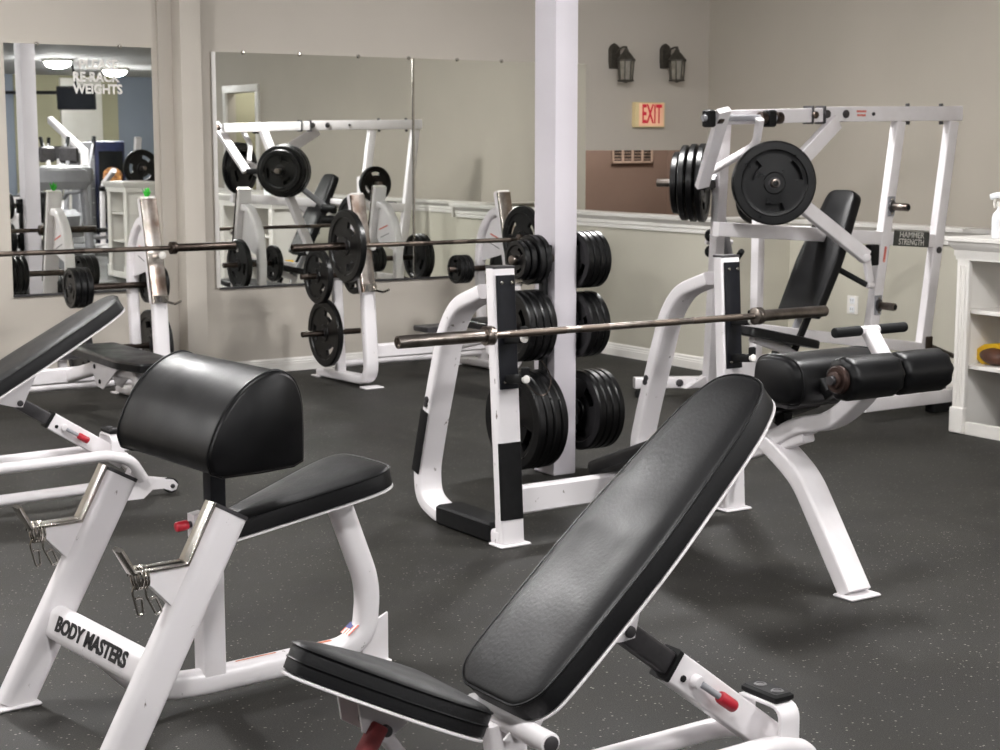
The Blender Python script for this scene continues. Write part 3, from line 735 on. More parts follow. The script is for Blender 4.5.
# base tube, plan centre b=-.33
bc=-.33
pth=[A(.14,bc,.22),A(.27,bc,.085),A(.42,bc,.066),A(.95,bc,.066),A(1.03,bc,.11),A(1.047,bc,.26),A(.94,bc,.54)]
MB().sweep(fillet(pth,.16,9),rr(.066,.084,.032,5),Lv).build('main_frame_tube',SCUFF,t)
mf=t.children[-1]
MB().prism([A(1.02,bc-.004,.12),A(1.12,bc-.004,.16),A(1.12,bc-.004,.0),A(1.02,bc-.004,.0)],Lv*.008).build('rear_foot_fin',WHITE,t)
MB().box(A(1.07,bc,.004),(.1,.05,.008),Matrix.Rotation(az,3,'Z'),bev=.002).build('rear_foot',WHITE,t)
# flag sticker and stripes on the tube
def strip(pa,pb,w,m,name,lift=.001):
    d=(pb-pa).normalized(); s=Lv; n=s.cross(d); n=n if n.z>0 else -n
    return MB().loft([[pa+s*(-w/2),pa+s*(w/2),pa+s*(w/2)+n*lift,pa+s*(-w/2)+n*lift],[pb+s*(-w/2),pb+s*(w/2),pb+s*(w/2)+n*lift,pb+s*(-w/2)+n*lift]]).build(name,m,mf)
zt_=.066+.0422
strip(A(.56,bc-.005,zt_),A(.70,bc-.005,zt_),.006,ORINK,'stripe'); strip(A(.76,bc-.005,zt_),A(.90,bc-.005,zt_),.012,ORINK,'stripe')
# flag at the bend, on the upper inside face
fa=A(.985,bc,.128); fb=A(1.022,bc,.172)
dd=(fb-fa).normalized(); nn_=Lv.cross(dd); nn_=nn_ if nn_.dot(-Bv)>0 else -nn_
fpos=fillet(pth,.16,9)
def near_inner(target):
    best=min(range(1,len(fpos)-1),key=lambda i:(fpos[i]-target).length); d=(fpos[best+1]-fpos[best-1]).normalized(); n=Lv.cross(d); n=n if (n.dot(-Bv)+n.z)>0 else -n
    return fpos[best]+n*.0425,d,n
fp,fd,fnn=near_inner(A(.995,bc,.10))
for i in range(7):
    c=fp+Lv*(.021-.007*i)+fnn*.0012
    MB().box(c,(.048,.007,.0012),Matrix((fd,Lv,fnn)).transposed()).build('flag_stripe',REDINK if i%2==0 else PAPER,mf)
MB().box(fp+Lv*.0105+fd*.012+fnn*.0018,(.024,.028,.0012),Matrix((fd,Lv,fnn)).transposed()).build('flag_canton',BLUEI,mf)
# socket tube, height post and pin
MB().sweep([A(.478,bc,.07),A(.478,bc,.565)],rr(.062,.075,.006),Lv).build('socket_tube',WHITE,t)
MB().sweep([A(.505,bc,.50),A(.505,bc,.78)],rr(.05,.05,.004),Lv).build('height_post',UHMW,t)
MB().prism([A(.46,bc-.02,.585),A(.425,bc-.02,.58),A(.425,bc-.02,.51),A(.46,bc-.02,.50)],Lv*.04).build('pin_block',WHITE,t)
MB().cyl(A(.43,bc,.55),A(.41,bc,.55),.01,12).build('pin',DGREY,t)
MB().cyl(A(.415,bc,.55),A(.375,bc,.548),.015,16,.005).build('red_knob',REDG,t)
# seat
so_=A(.505,bc,.548); sd=(A(1.05,bc,.672)-so_); Ls=sd.length; sd.normalize(); sn=sd.cross(Lv); sn=sn if sn.z>0 else -sn
hs=[(-.0,.042),(.03,.056),(.2,.10),(.42,.157),(Ls-.06,.165),(Ls-.015,.145),(Ls+.005,.10)]
out=[(a,b_) for a,b_ in hs]+[(a,-b_) for a,b_ in hs[::-1]]
out=[V(p) for p in ccw(out)]; o3=[]
for i in range(len(out)):
    a,b_,c=out[i-1],out[i],out[(i+1)%len(out)]; p0=(a+b_)/2;p1=(b_+c)/2
    for k in range(4): tt=k/4; o3.append(p0*(1-tt)**2+b_*2*tt*(1-tt)+p1*tt*tt)
SB=sn.cross(sd)
se=MB().slab(o3,so_,sd,SB,sn,[(-.06,.01),(-.056,0),(-.012,0),(-.004,.003),(0,.009),(.003,.018)],crown=.010).build('seat',VINYLW,t,60)
ring=[so_+sd*p.x+SB*p.y-sn*.005 for p in o3]
MB().tube([ring[-1]]+ring+[ring[0]],.0028,6).build('piping',VINYL,se)
MB().slab(o3,so_,sd,SB,sn,[(-.067,.001),(-.066,-.001),(-.062,-.001),(-.061,.001)]).build('seat_base_board',WHITE,t)
# arm pad: D-shaped section swept along b
sec=[(.345,.752),(.335,.80),(.362,.872),(.402,.935),(.455,.985),(.515,1.016),(.565,1.022),(.612,.995),(.637,.935),(.642,.85),(.64,.755)]
sec=[V(p) for p in sec]; s2=[sec[0]]
for i in range(len(sec)-1):
    a=sec[i]; c=sec[i+1]
    pm=sec[i-1] if i>0 else a; pn=sec[i+2] if i+2<len(sec) else c
    for k in range(1,5):
        tt=k/4; s2.append(.5*((2*a)+(c-pm)*tt+(2*pm-5*a+4*c-pn)*tt*tt+(-pm+3*a-3*c+pn)*tt**3))
bot=[V((.61,.742)),V((.5,.738)),V((.38,.738))]
S3=s2+bot; cc=V((.49,.87))
rings=[]
for b_,k in ((-.62,.93),(-.615,.97),(-.605,.995),(-.595,1),(-.065,1),(-.055,.995),(-.045,.97),(-.04,.93)):
    rings.append([A((cc+(p-cc)*k).x,b_,(cc+(p-cc)*k).y) for p in S3])
ap=MB().loft(rings).build('arm_pad',VINYL,t,50)
for b_ in (-.603,-.057):
    MB().tube([A(p.x,b_,p.y) for p in S3]+[A(S3[0].x,b_,S3[0].y)],.0042,6).build('piping',VINYL,ap)
MB().sweep([A(.5,bc-.12,.73),A(.5,bc+.12,.73)],rr(.012,.18,.003),Z_).build('pad_board',RUBM,t)
# spring collars hanging on the bar rests
def spring_collar(c,label):
    s=thing('spring_collar',label,'spring collar',c,0,'spring collars')
    c=V(c); pts=[]
    n=96
    for i in range(n+1):
        a=i/n*2*PI*4; pts.append(c+Bv*(-.018+.036*i/n)+Lv*math.cos(a)*.03+Z_*(-.022+math.sin(a)*.03))
    MB().tube(pts,.0036,8).build('coil',CHROME,s)
    for pts2 in ([(-.016,-.045),(-.022,-.06),(-.006,-.125),(.008,-.125),(.005,-.078),(-.012,-.078)],[(.016,-.045),(.018,-.075),(.046,-.132),(.064,-.126),(.044,-.080),(.027,-.088)]):
        MB().tube(fillet([c+Bv*u_+Z_*w_ for u_,w_ in pts2],.008,3),.0034,8).build('handle_loop',CHROME,s)
spring_collar(A(.092,bR,.538),'chrome spring collar hanging on the near bar rest of the preacher bench')
spring_collar(A(.092,0,.538),'chrome spring collar hanging on the far bar rest of the preacher bench')
# ------------------------------------------------------------------ olympic racks along the mirror wall
def wall_rack(ox,oy,label,sticker=True):
    t=thing('olympic_bench_rack',label,'weight bench',(ox,oy,0),0,'olympic benches along the mirror wall')
    W=lambda x,y,z: V((ox+x,oy+y,z))
    for s in (-1,1):
        x=.6*s
        j0,j1=W(x,.045,.66),W(x,.20,1.31)
        MB().sweep(fillet([j0,W(x,.02,.35),W(x,.0,.05),W(x,.73,.035)],.13,7),rr(.10,.06,.018,4),X_).build('frame_leg',SCUFF,t)
        MB().sweep([j0+V((0,.012,0)),j1+V((0,.012,0))],rr(.105,.045,.008),X_).build('upright',WHITE,t)
        MB().sweep([j0+V((0,-.022,0)),j1+V((0,-.022,0))],rr(.107,.03,.008),X_).build('plated_front',WORNCH,t)
        d=(j1-j0).normalized()
        MB().sweep([j1,j1+d*.01],rr(.1,.06,.01),X_).build('end_cap',TRIM,t)
        for y in (0,.73): MB().box(W(x,y,.006),(.14,.1,.012),bev=.004).build('foot_plate',WHITE,t)
        # rear storage arc
        arc=[W(x,.165,1.17),W(x,.30,1.17),W(x,.46,1.02),W(x,.50,.78),W(x,.47,.40),W(x,.45,.07)]
        MB().sweep(fillet(arc,.16,7),rr(.07,.06,.016,4),X_).build('storage_arc',WHITE,t)
        MB().prism([W(x-.004,.15,.90),W(x-.004,.19,1.15),W(x-.004,.34,1.10),W(x-.004,.46,.90),W(x-.004,.46,.80),W(x-.004,.20,.86)],(.008,0,0)).build('web_plate',WHITE,t)
        wp=t.children[-1]
        if s>0:
            a=U(491,262,X=ox+x-.0045)
            MB().prism([W(x-.0055,.20,.96),W(x-.0055,.34,1.0),W(x-.0055,.34,1.012),W(x-.0055,.20,.972)],(-.001,0,0)).build('warning_text_line',REDINK,wp)
            MB().prism([W(x-.0055,.22,.90),W(x-.0055,.36,.94),W(x-.0055,.36,.945),W(x-.0055,.22,.905)],(-.001,0,0)).build('warning_text_line',INK,wp)
        # catches
        hz=.955
        k=(hz-j0.z)/(j1.z-j0.z); p=j0.lerp(j1,k)+V((0,-.033,0))
        MB().sweep([p,p+V((0,-.11,.012))],rr(.035,.03,.008),X_).build('bar_catch',CHROME,t)
        MB().cyl(p+V((0,-.11,.012)),p+V((0,-.125,.014)),.024,16,.004).build('catch_end',TRIM,t)
        q=j0+V((0,-.04,.03))
        MB().box(q,(.09,.03,.05),bev=.005).build('spotter_bracket',CHROME,t)
        MB().tube([q+V((.04,-.01,-.02)),q+V((.07,-.05,-.03)),q+V((.09,-.10,-.01))],.008,8).build('bracket_hook',CHROME,t)
        for z in (.747,.345):
            MB().cyl(W(x-.30,.45,z),W(x+.16,.45,z),.0205,16,.003).build('storage_peg',DARKST,t)
    MB().box(W(0,.03,.25),(1.1,.05,.10),bev=.012).build('crossbeam',WHITE,t)
    MB().cyl(W(-.6,.45,.12),W(.6,.45,.12),.025,16).build('rear_cross_tube',WHITE,t)
    MB().sweep(fillet([W(0,.0,.25),W(0,-.5,.36),W(0,-1.15,.40),W(0,-1.26,.02)],.12,6),rr(.06,.08,.02,4),X_).build('bench_frame',WHITE,t)
    MB().box(W(0,-1.26,.01),(.36,.07,.02),bev=.004).build('front_foot',WHITE,t)
    MB().slab(rounded([(-.10,-1.43),(.10,-1.43),(.16,-1.2),(.15,-.36),(-.15,-.36),(-.16,-1.2)],.04),W(0,0,.485),X_,Y_,Z_,[(-.05,.01),(-.045,0),(-.01,0),(.0,.008)],crown=.01).build('bench_pad',VINYL,t)
    for s in (-.06,.05): MB().prism([W(s,-1.02,.435),W(s,-.5,.435),W(s,-.62,.27),W(s,-.72,.26)],(.008,0,0)).build('pad_bracket',WHITE,t)
    for y,z in ((-.60,.38),(-.68,.30)): MB().cyl(W(-.066,y,z),W(-.058,y,z),.014,12,.002).build('bracket_bolt',RUBM,t.children[-1])
    MB().box(W(-.02,.1,.37),(.26,.2,.04),bev=.006).build('spotter_step',DGREY,t)
    st=t.children[-1]
    MB().sweep([W(-.02,.1,.35),W(-.02,.08,.27)],rr(.05,.05,.01),X_).build('step_post',WHITE,t)
    return t
wall_rack(6.0,9.75,'white olympic bench rack before the middle mirror, its bar loaded with large plates')
wall_rack(3.30,9.75,'white olympic bench rack before the left mirror, its worn upright beside the pilaster')
# bars on the wall racks
a=U(292,246.5,Y=9.585); b_=U(520,238,Y=9.585)
barbell(a.x,9.585,.99,'dark barbell with two plates on the rack before the middle mirror',mat_s=DARKST)
plate((5.135,9.585,.99),X_,.24,'black rubber grip plate on the left sleeve of the barbell before the middle mirror','plates on the mirror wall racks',rot=.6)
plate((a.x+2.2-.395,9.585,.99),X_,.24,'black rubber grip plate on the barbell half hidden by the white column','plates on the mirror wall racks',rot=1.1)
c_=U(235,250.5,Y=9.585)
barbell(c_.x-2.2,9.585,1.02,'dark empty barbell on the rack before the left mirror',mat_s=DARKST)
for o_ in bpy.data.objects:
    pass
G2='plates on the mirror wall racks'
plate((5.235,10.2,.747),X_,.195,'medium black plate on the upper left peg of the rack before the middle mirror',G2,rot=.3)
plate((5.52,10.2,.747),X_,.14,'small black plate on the inner upper left peg before the middle mirror',G2,rot=.9)
plate((5.285,10.2,.345),X_,.238,'large black grip plate on the lower left peg of the rack before the middle mirror',G2,rot=.45)
for i in range(3): plate((6.37+.038*i,10.2,.80-.053),X_,.105,'small black plate, %s of three on the upper right peg, rack before the middle mirror'%['leftmost','middle','rightmost'][i],G2,tk=.85)
for i in range(2): plate((6.80+.042*i,10.2,.747),X_,.19,'black plate, %s of two beyond the right frame of the rack before the middle mirror'%['left','right'][i],G2)
for i in range(3): plate((3.48+.042*i,10.2,.747),X_,.13,'small black plate, %s of three on the upper peg behind the left incline bench'%['leftmost','middle','rightmost'][i],G2,tk=.9)
plate((3.52,10.2,.345),X_,.2,'black grip plate on the lower peg behind the left incline bench',G2,rot=.5)
for i in range(3): plate((3.99+.042*i,10.2,.747),X_,.12,'small black plate, %s of three on the upper peg between upright and pilaster'%['leftmost','middle','rightmost'][i],G2)
for i in range(2): plate((4.0+.045*i,10.2,.345),X_,.235,'large black plate, %s of two on the lower peg between upright and pilaster'%['left','right'][i],G2)
# green object on top of the left rack upright
gp=V((3.90,9.95,1.322)); m=MB()
random.seed(3)
for i in range(14):
    a=random.uniform(0,2*PI); r=random.uniform(.01,.035); h=random.uniform(.03,.065)
    c=gp+V((math.cos(a)*r*.3,math.sin(a)*r*.3,0)); e=gp+V((math.cos(a)*r,math.sin(a)*r,h)); w=V((-math.sin(a),math.cos(a),0))*.009
    m.loft([[c-w*.5,c+w*.5,c+w*.5+V((0,0,.002)),c-w*.5+V((0,0,.002))],[c.lerp(e,.6)-w,c.lerp(e,.6)+w,c.lerp(e,.6)+w+V((0,0,.002)),c.lerp(e,.6)-w+V((0,0,.002))],[e-w*.1,e+w*.1,e+w*.1+V((0,0,.001)),e-w*.1+V((0,0,.001))]])
solo('green_tuft',m,GREEN,'small bright green leafy tuft on top of the left rack upright','plant')
# ------------------------------------------------------------------ plate loaded press machine
YC=7.41
t=thing('plate_loaded_press_machine','tall white plate loaded press machine with black seat and back pad, right of the column','exercise machine',(7.4,7.45,0))
hb=U(845,114.3,Y=YC)
def Hs(px,py,Y=YC): return U(px,py,Y=Y)
S1=rr(.075,.10,.008)
a=Hs(822,114.4); b_=Hs(957.5,113.4)
MB().sweep([a,b_],rr(.075,.092,.006),Y_).build('top_beam',WHITE,t); tb=t.children[-1]
MB().sweep([b_,b_+(b_-a).normalized()*.006],rr(.079,.096,.006),Y_).build('beam_cap',WHITE,tb)
a2=Hs(709,118); 
MB().sweep([a2,Hs(819,115)],rr(.07,.085,.006),Y_).build('front_beam',WHITE,t); fb=t.children[-1]
for px in (808.5,820.5): c=Hs(px,115.0); MB().sweep([c+V((-.006,0,0)),c+V((.006,0,0))],rr(.085,.11,.006),Y_).build('joint_plate',DGREY,fb)
c=Hs(814.5,115,YC-.05); MB().cyl(c,c+V((0,-.02,0)),.022,14,.004).build('joint_bolt',DARKST,fb)
for px,r in ((826.8,.026),(845.4,.026),(873,.012)):
    c=Hs(px,114,YC-.038); MB().cyl(c,c+V((0,-.012,0)),r,18,.004).build('beam_bolt',DGREY,tb)
    c=c+V((0,.076,0)); MB().cyl(c,c+V((0,.012,0)),r,18,.004).build('beam_bolt',DGREY,tb)
for i,px in enumerate((861.5,)):
    for dz,ln in ((.012,'FOR USE'),(-.012,'SEE RULES')):
        pass
for dz,w in ((.014,.085),(-.010,.075)):
    c=Hs(861.5,113.6,YC-.0376)+V((0,0,dz))
    MB().box(c,(w,.0008,.013)).build('red_sticker_line',REDINK,tb)
for px,z in ((907.5,1),(941,1)):
    c=Hs(px,106); MB().cyl(c+V((0,0,-.005)),c+V((0,0,.016)),.014,12,.003).build('top_bolt',DGREY,tb)
    c=Hs(px,122.5); MB().cyl(c+V((0,0,.01)),c+V((0,0,-.014)),.014,12,.003).build('under_bolt',DGREY,tb)
# rear legs A and B, leaning towards the front
A0,A1=Hs(898.5,121.5),Hs(862,401); A1.z=.06
MB().sweep([A1,A0],rr(.06,.08,.006),Y_).build('middle_leg',WHITE,t); la=t.children[-1]
B0,B1=Hs(951.5,121.5),Hs(921.5,352)
B2=B1+(B1-B0)*((B1.z-.06)/(B0.z-B1.z))
MB().sweep([B2,B0],rr(.06,.085,.006),Y_).build('rear_leg',WHITE,t); lb=t.children[-1]
c=Hs(938.5,250,YC-.03); MB().cyl(c,c+V((0,-.012,0)),.022,16,.004).build('leg_bolt',DGREY,lb)
# base of the rear
YB=6.93
b0=U(862,405,Y=YB); b1=U(955,397,Y=YB); b0.z=b1.z=.10
MB().sweep([b0,b1],rr(.075,.085,.006),Y_).build('base_tube',WHITE,t); bt=t.children[-1]
q=U(939,410,Y=YB); MB().box((q.x,YB,.03),(.17,.08,.058),bev=.006).build('rubber_foot',RUBM,t)
MB().sweep([V((7.60,YB,.10)),V((7.66,YC,.10))],rr(.075,.07,.006),Z_).build('base_cross_tube',WHITE,t)
for px in (922,944): c=U(px,392,Y=YB); MB().cyl((c.x,YB,.14),(c.x,YB,.152),.012,10,.002).build('base_bolt',DGREY,bt)
# long middle bar and lower seat bar
m0,m1=Hs(716,229),Hs(936,241)
MB().sweep([m0,m1],rr(.055,.085,.006),Y_).build('middle_bar',WHITE,t); mb_=t.children[-1]
n0,n1=Hs(728,326),Hs(922,348)
MB().sweep([n0,n1],rr(.055,.07,.006),Y_).build('lower_bar',WHITE,t)
# name plate on the middle bar
c=Hs(911.5,239.0,YC-.0285); u=(m1-m0).normalized(); up=V((-u.z,0,u.x))
np_=MB().sweep([c-u*.165,c+u*.165],rr(.002,.098,.0009),Y_).build('name_plate',LABELB,mb_)
for dz,tx in ((.024,'HAMMER'),(-.022,'STRENGTH')):
    text_mesh('name_plate_lettering',tx,.054,c+V((0,-.001,0))+up*dz,u,up,PAPER,mb_,ext=.0004,bold=.0004,sx=1.05 if tx=='HAMMER' else .88,off=.0006)
c=Hs(883,250,YC-.031)
# red vertical sticker on leg A
d=(A0-A1).normalized(); c=A1+d*((Hs(881,254).z-A1.z)/d.z); 
MB().sweep([c+V((-.004,-.0312,-.05)),c+V((-.004,-.0312,-.05))+d*.10],[(-.0004,-.01),(.0004,-.01),(.0004,.01),(-.0004,.01)],Y_).build('red_sticker',REDINK,la)
# storage horns on leg A, both sides
for py,px in ((206,890),(305,870)):
    k=(Hs(px,py).z-A1.z)/(A0.z-A1.z); c=A1.lerp(A0,k)
    pl=MB().box(c+V((0,-.034,0)),(.062,.008,.125),bev=.003).build('horn_plate',GREY,la)
    for dz in (-.045,.045): MB().cyl(c+V((0,-.038,dz)),c+V((0,-.046,dz)),.008,10,.002).build('plate_bolt',CHROME,pl)
    e=c+V((.02,-.16,-.005)) 
    MB().cyl(c+V((0,-.036,0)),c+V((.004,-.05,0)),.04,20,.004).build('horn_flange',DGREY,pl)
    MB().cyl(c+V((0,-.03,0)),e,.025,18,.003).build('storage_horn',STEEL,la)
    MB().cyl(e-V((.0,-.004,0)),e+V((.0004,-.003,0)),.017,14).build('horn_bore',RUBM,la)
# far side storage post with one plate, hidden behind the near plates but seen in the mirror
fp_=V((7.43,8.13,0))
MB().sweep([fp_+V((0,0,.09)),fp_+V((0,0,1.36))],rr(.06,.07,.006),X_).build('far_storage_post',WHITE,t)
MB().sweep([fp_+V((0,0,.10)),V((7.43,YC,.10))],rr(.06,.07,.006),Z_).build('far_base_tube',WHITE,t)
MB().sweep([fp_+V((0,0,1.10)),V((7.43,YC,1.12))],rr(.05,.06,.006),Z_).build('far_tie_bar',WHITE,t)
MB().box(fp_+V((.04,.02,1.29)),(.14,.05,.07),bev=.004).build('horn_arm',WHITE,t)
MB().cyl(fp_+V((.08,.0,1.29)),fp_+V((.08,.22,1.29)),.025,18,.003).build('storage_horn',STEEL,t)
plate(fp_+V((.08,.12,1.29)),Y_,.165,'black plate on the far side of the press machine, seen only in the mirror','plates on the press machine')
# front mast and far base foot
ma0=V((7.06,8.22,.1)); ma0=U(709,384,Y=8.22); mt=U(724,118,Y=7.62)
MB().sweep([ma0,mt],rr(.07,.07,.006),X_).build('front_mast',WHITE,t); mm=t.children[-1]
f0=U(634,397,Z=0); f1=U(752,395,Z=0)
f0.z=f1.z=.095
MB().sweep([f0,f1],rr(.07,.085,.006),Z_).build('front_foot_tube',WHITE,t); ft=t.children[-1]
dd=(f1-f0).normalized()
MB().box(f0+dd*.07+V((0,0,-.0725)),(.12,.08,.045),Matrix.Rotation(math.atan2(dd.y,dd.x),3,'Z'),bev=.006).build('rubber_foot',RUBM,t)
sd_=V((dd.y,-dd.x,0)); sd_=sd_ if sd_.y<0 else -sd_
for px in (677.8,696.3):
    k=(px-634)/(752-634); c=f0.lerp(f1,k)+sd_*.036; MB().cyl(c,c+sd_*.01,.026,16,.004).build('base_bolt',DGREY,ft)
MB().sweep([f1,V((7.72,7.42,.095))],rr(.07,.07,.006),Z_).build('base_link',WHITE,t)
g=U(705,376,Y=8.2)
MB().prism([ma0+V((-.0,-.03,.08)),ma0+V((-.22,-.03,-.01)),ma0+V((-.0,-.03,-.01))],(0,.06,0)).build('mast_gusset',WHITE,t)
# link from mast head to the beam level
MB().box(mt+V((0,-.07,.0)),(.08,.16,.08),bev=.006).build('mast_head',WHITE,t)
# pivot shaft with black end blocks
YS=7.31
s0=U(703,118,Y=YS); s1=U(776,118,Y=YS)
MB().cyl(s0,s1,.019,16).build('pivot_shaft',GREY,t); sh=t.children[-1]
for px,w in ((709,.05),(769.5,.055)):
    c=U(px,118.5,Y=YS); MB().box(c,(w,.07,.10),bev=.008).build('end_block',RUBM,sh)
for px in (718,762,778):
    c=U(px,118,Y=YS); MB().cyl(c+V((-.02,0,0)),c+V((.025,0,0)),.036,16,.006).build('pivot_bearing',DARKST,sh)
# far arm
P=lambda px,py,Y: U(px,py,Y=Y)
q0=P(724,110,7.26); q1=P(702,186,7.62)
MB().sweep([q0,q1],rr(.085,.04,.006),X_).build('lever_arm',WHITE,t); fa_=t.children[-1]
MB().sweep(fillet([P(760,119,7.26),P(756,145,7.34),P(712,171,7.58)],.05,4),rr(.04,.04,.006),X_).build('lever_arm_brace',WHITE,t)
g0=P(713,176,7.75); g1=P(729,256,8.2)
MB().sweep([g0,g1],rr(.04,.05,.006),Y_).build('handle_arm',GREY,t)
hx0=P(733,264,8.2); hx1=P(742,251,8.05)
MB().cyl(g1,hx0,.014,12).build('handle_stub',WHITE,t); MB().cyl(hx0,hx1,.02,14,.006).build('hand_grip',GRIP,t)
# bump stop
c=P(711,238,8.2); MB().cyl(P(706,242,8.2),P(732,242,8.2),.016,12,.003).build('stop_rod',WHITE,t)
for py in (235.5,251.5):
    MB().cyl(P(711,py,8.23),P(711,py,8.12),.042,18,.012).build('bump_stop',RUBM,t)
    MB().cyl(P(711,py,8.12),P(711,py,8.115),.012,10,.001).build('stop_bolt',CHROME,t)
# far horn and stack: axis points away from the machine, to the left
fc=U(706,183,D=10.25); fax=V((-.66,.75,0)).normalized()
MB().cyl(fc-fax*.08,fc+fax*.31,.0255,18,.003).build('weight_horn',STEEL,t)
GP='plates on the press machine'
for k,(o_,R) in enumerate(((.215,.195),(.165,.235),(.11,.243),(.055,.245))):
    plate(fc+fax*(o_-.035),fax,R,'black rubber plate, %s of four on the left horn of the press machine'%['smallest outermost','second','third','largest innermost'][k],GP,rot=.4+k)
MB().sweep([q1,fc-fax*.06],rr(.05,.05,.008),Z_).build('horn_bracket',RUBM,t)
# near arm: horn faces the camera side
nc=U(774,183,D=9.55); nax=V((-.52,-.85,0)).normalized()
MB().cyl(nc-nax*.15,nc+nax*.05,.0255,18,.003).build('weight_horn',STEEL,t)
MB().cyl(nc+nax*.045,nc+nax*.052,.017,14).build('horn_bore',RUBM,t)
for k,(o_,R) in enumerate(((.0,.245),(-.05,.24))):
    plate(nc+nax*o_,nax,R,'large black grip plate facing the camera on the press machine' if k==0 else 'large black grip plate right behind the one facing the camera on the press machine',GP,rot=PI+k*1.05)
e0=P(836,122,YC-.03); e1=nc-nax*.14
MB().sweep([e0,e1+V((.06,0,-.02))],rr(.05,.095,.006),Y_).build('lever_arm',WHITE,t)
e2=P(866,257,7.15); 
MB().sweep([e1+V((0,0,.02)),e2],rr(.05,.085,.006),Y_).build('handle_arm',WHITE,t)
MB().cyl(e2+V((-.03,-.04,0)),e2+V((.02,.03,.0)),.024,14,.004).build('arm_pin',WHITE,t)
MB().sweep([e2,P(870,282,7.15)],rr(.03,.05,.006),Y_).build('handle_drop',WHITE,t)
MB().box(P(872,255,7.25),(.07,.06,.13),bev=.006).build('stop_block',RUBM,t)
h0=P(867,285,7.15); h1=P(825,262,7.4)
MB().cyl(h0,h1,.018,14,.006).build('hand_grip',GRIP,t)
MB().cyl(h0+V((.05,0,-.005)),h0,.02,12,.003).build('grip_collar',WHITE,t)
# back pad
v0=Hs(797,313); v1=Hs(845,189); v1=V((v1.x,7.41,v1.z)); 
u=(v1-v0); Lp=u.length; u.normalize(); nn=V((-u.z,0,u.x)); nn=nn if nn.x<0 else -nn; Bp=nn.cross(u)
out=rounded([(0,-.165),(Lp*.45,-.175),(Lp,-.12),(Lp,.12),(Lp*.45,.175),(0,.165)],[.02,.1,.07,.07,.1,.02])
MB().slab(out,v0+V((-.02,0,0)),u,Bp,nn,[(-.06,.01),(-.055,.0),(-.012,.0),(-.002,.006),(0,.014)],crown=.012).build('back_pad',VINYL,t,50)
MB().slab(out,v0+V((-.02,0,0)),u,Bp,nn,[(-.066,.002),(-.0605,.002)]).build('back_pad_board',RUBM,t)
for s in (-.035,.035):
    w0=v0+u*.5-nn*.08+V((0,s,0)); w1=v0-u*.22-nn*.06+V((0,s,0))
    MB().sweep([w1,w0],rr(.018,.05,.004),Y_).build('back_pad_post',RUBM if s<0 else GREY,t)
MB().sweep([v0+u*.55-nn*.09,Hs(866,238)],rr(.05,.06,.006),Y_).build('pad_support',WHITE,t)
# seat
s0=Hs(744,330); s1=Hs(797,341)
u=(s1-s0).normalized(); nn=V((-u.z,0,u.x)); Bq=nn.cross(u); Lq=(s1-s0).length
out=rounded([(-.06,-.13),(Lq+.06,-.17),(Lq+.06,.17),(-.06,.13)],.06)
MB().slab(out,s0,u,Bq,nn,[(-.03,.01),(-.026,0),(.012,0),(.022,.008)],crown=.006).build('seat',VINYL,t,50)
MB().sweep([Hs(752,338),Hs(792,352),Hs(786,372)],rr(.05,.05,.006),Y_).build('seat_bracket',WHITE,t)
MB().prism([Hs(742,362,7.36),Hs(778,364,7.36),Hs(778,382,7.36),Hs(742,380,7.36)],(0,.08,0)).build('guard_box',WHITE,t)
MB().sweep([Hs(776,352),Hs(768,372),Hs(792,374)],rr(.05,.03,.005),Y_).build('seat_lever',RUBM,t)
# corner plate and rod at the foot of the rear leg
c=Hs(929,344,YC-.045); MB().box(c,(.06,.012,.1),bev=.004).build('corner_plate',DARKST,lb)
MB().cyl(c+V((.02,0,-.02)),Hs(953,356,YC-.02),.018,12,.003).build('rear_rod',DARKST,t)
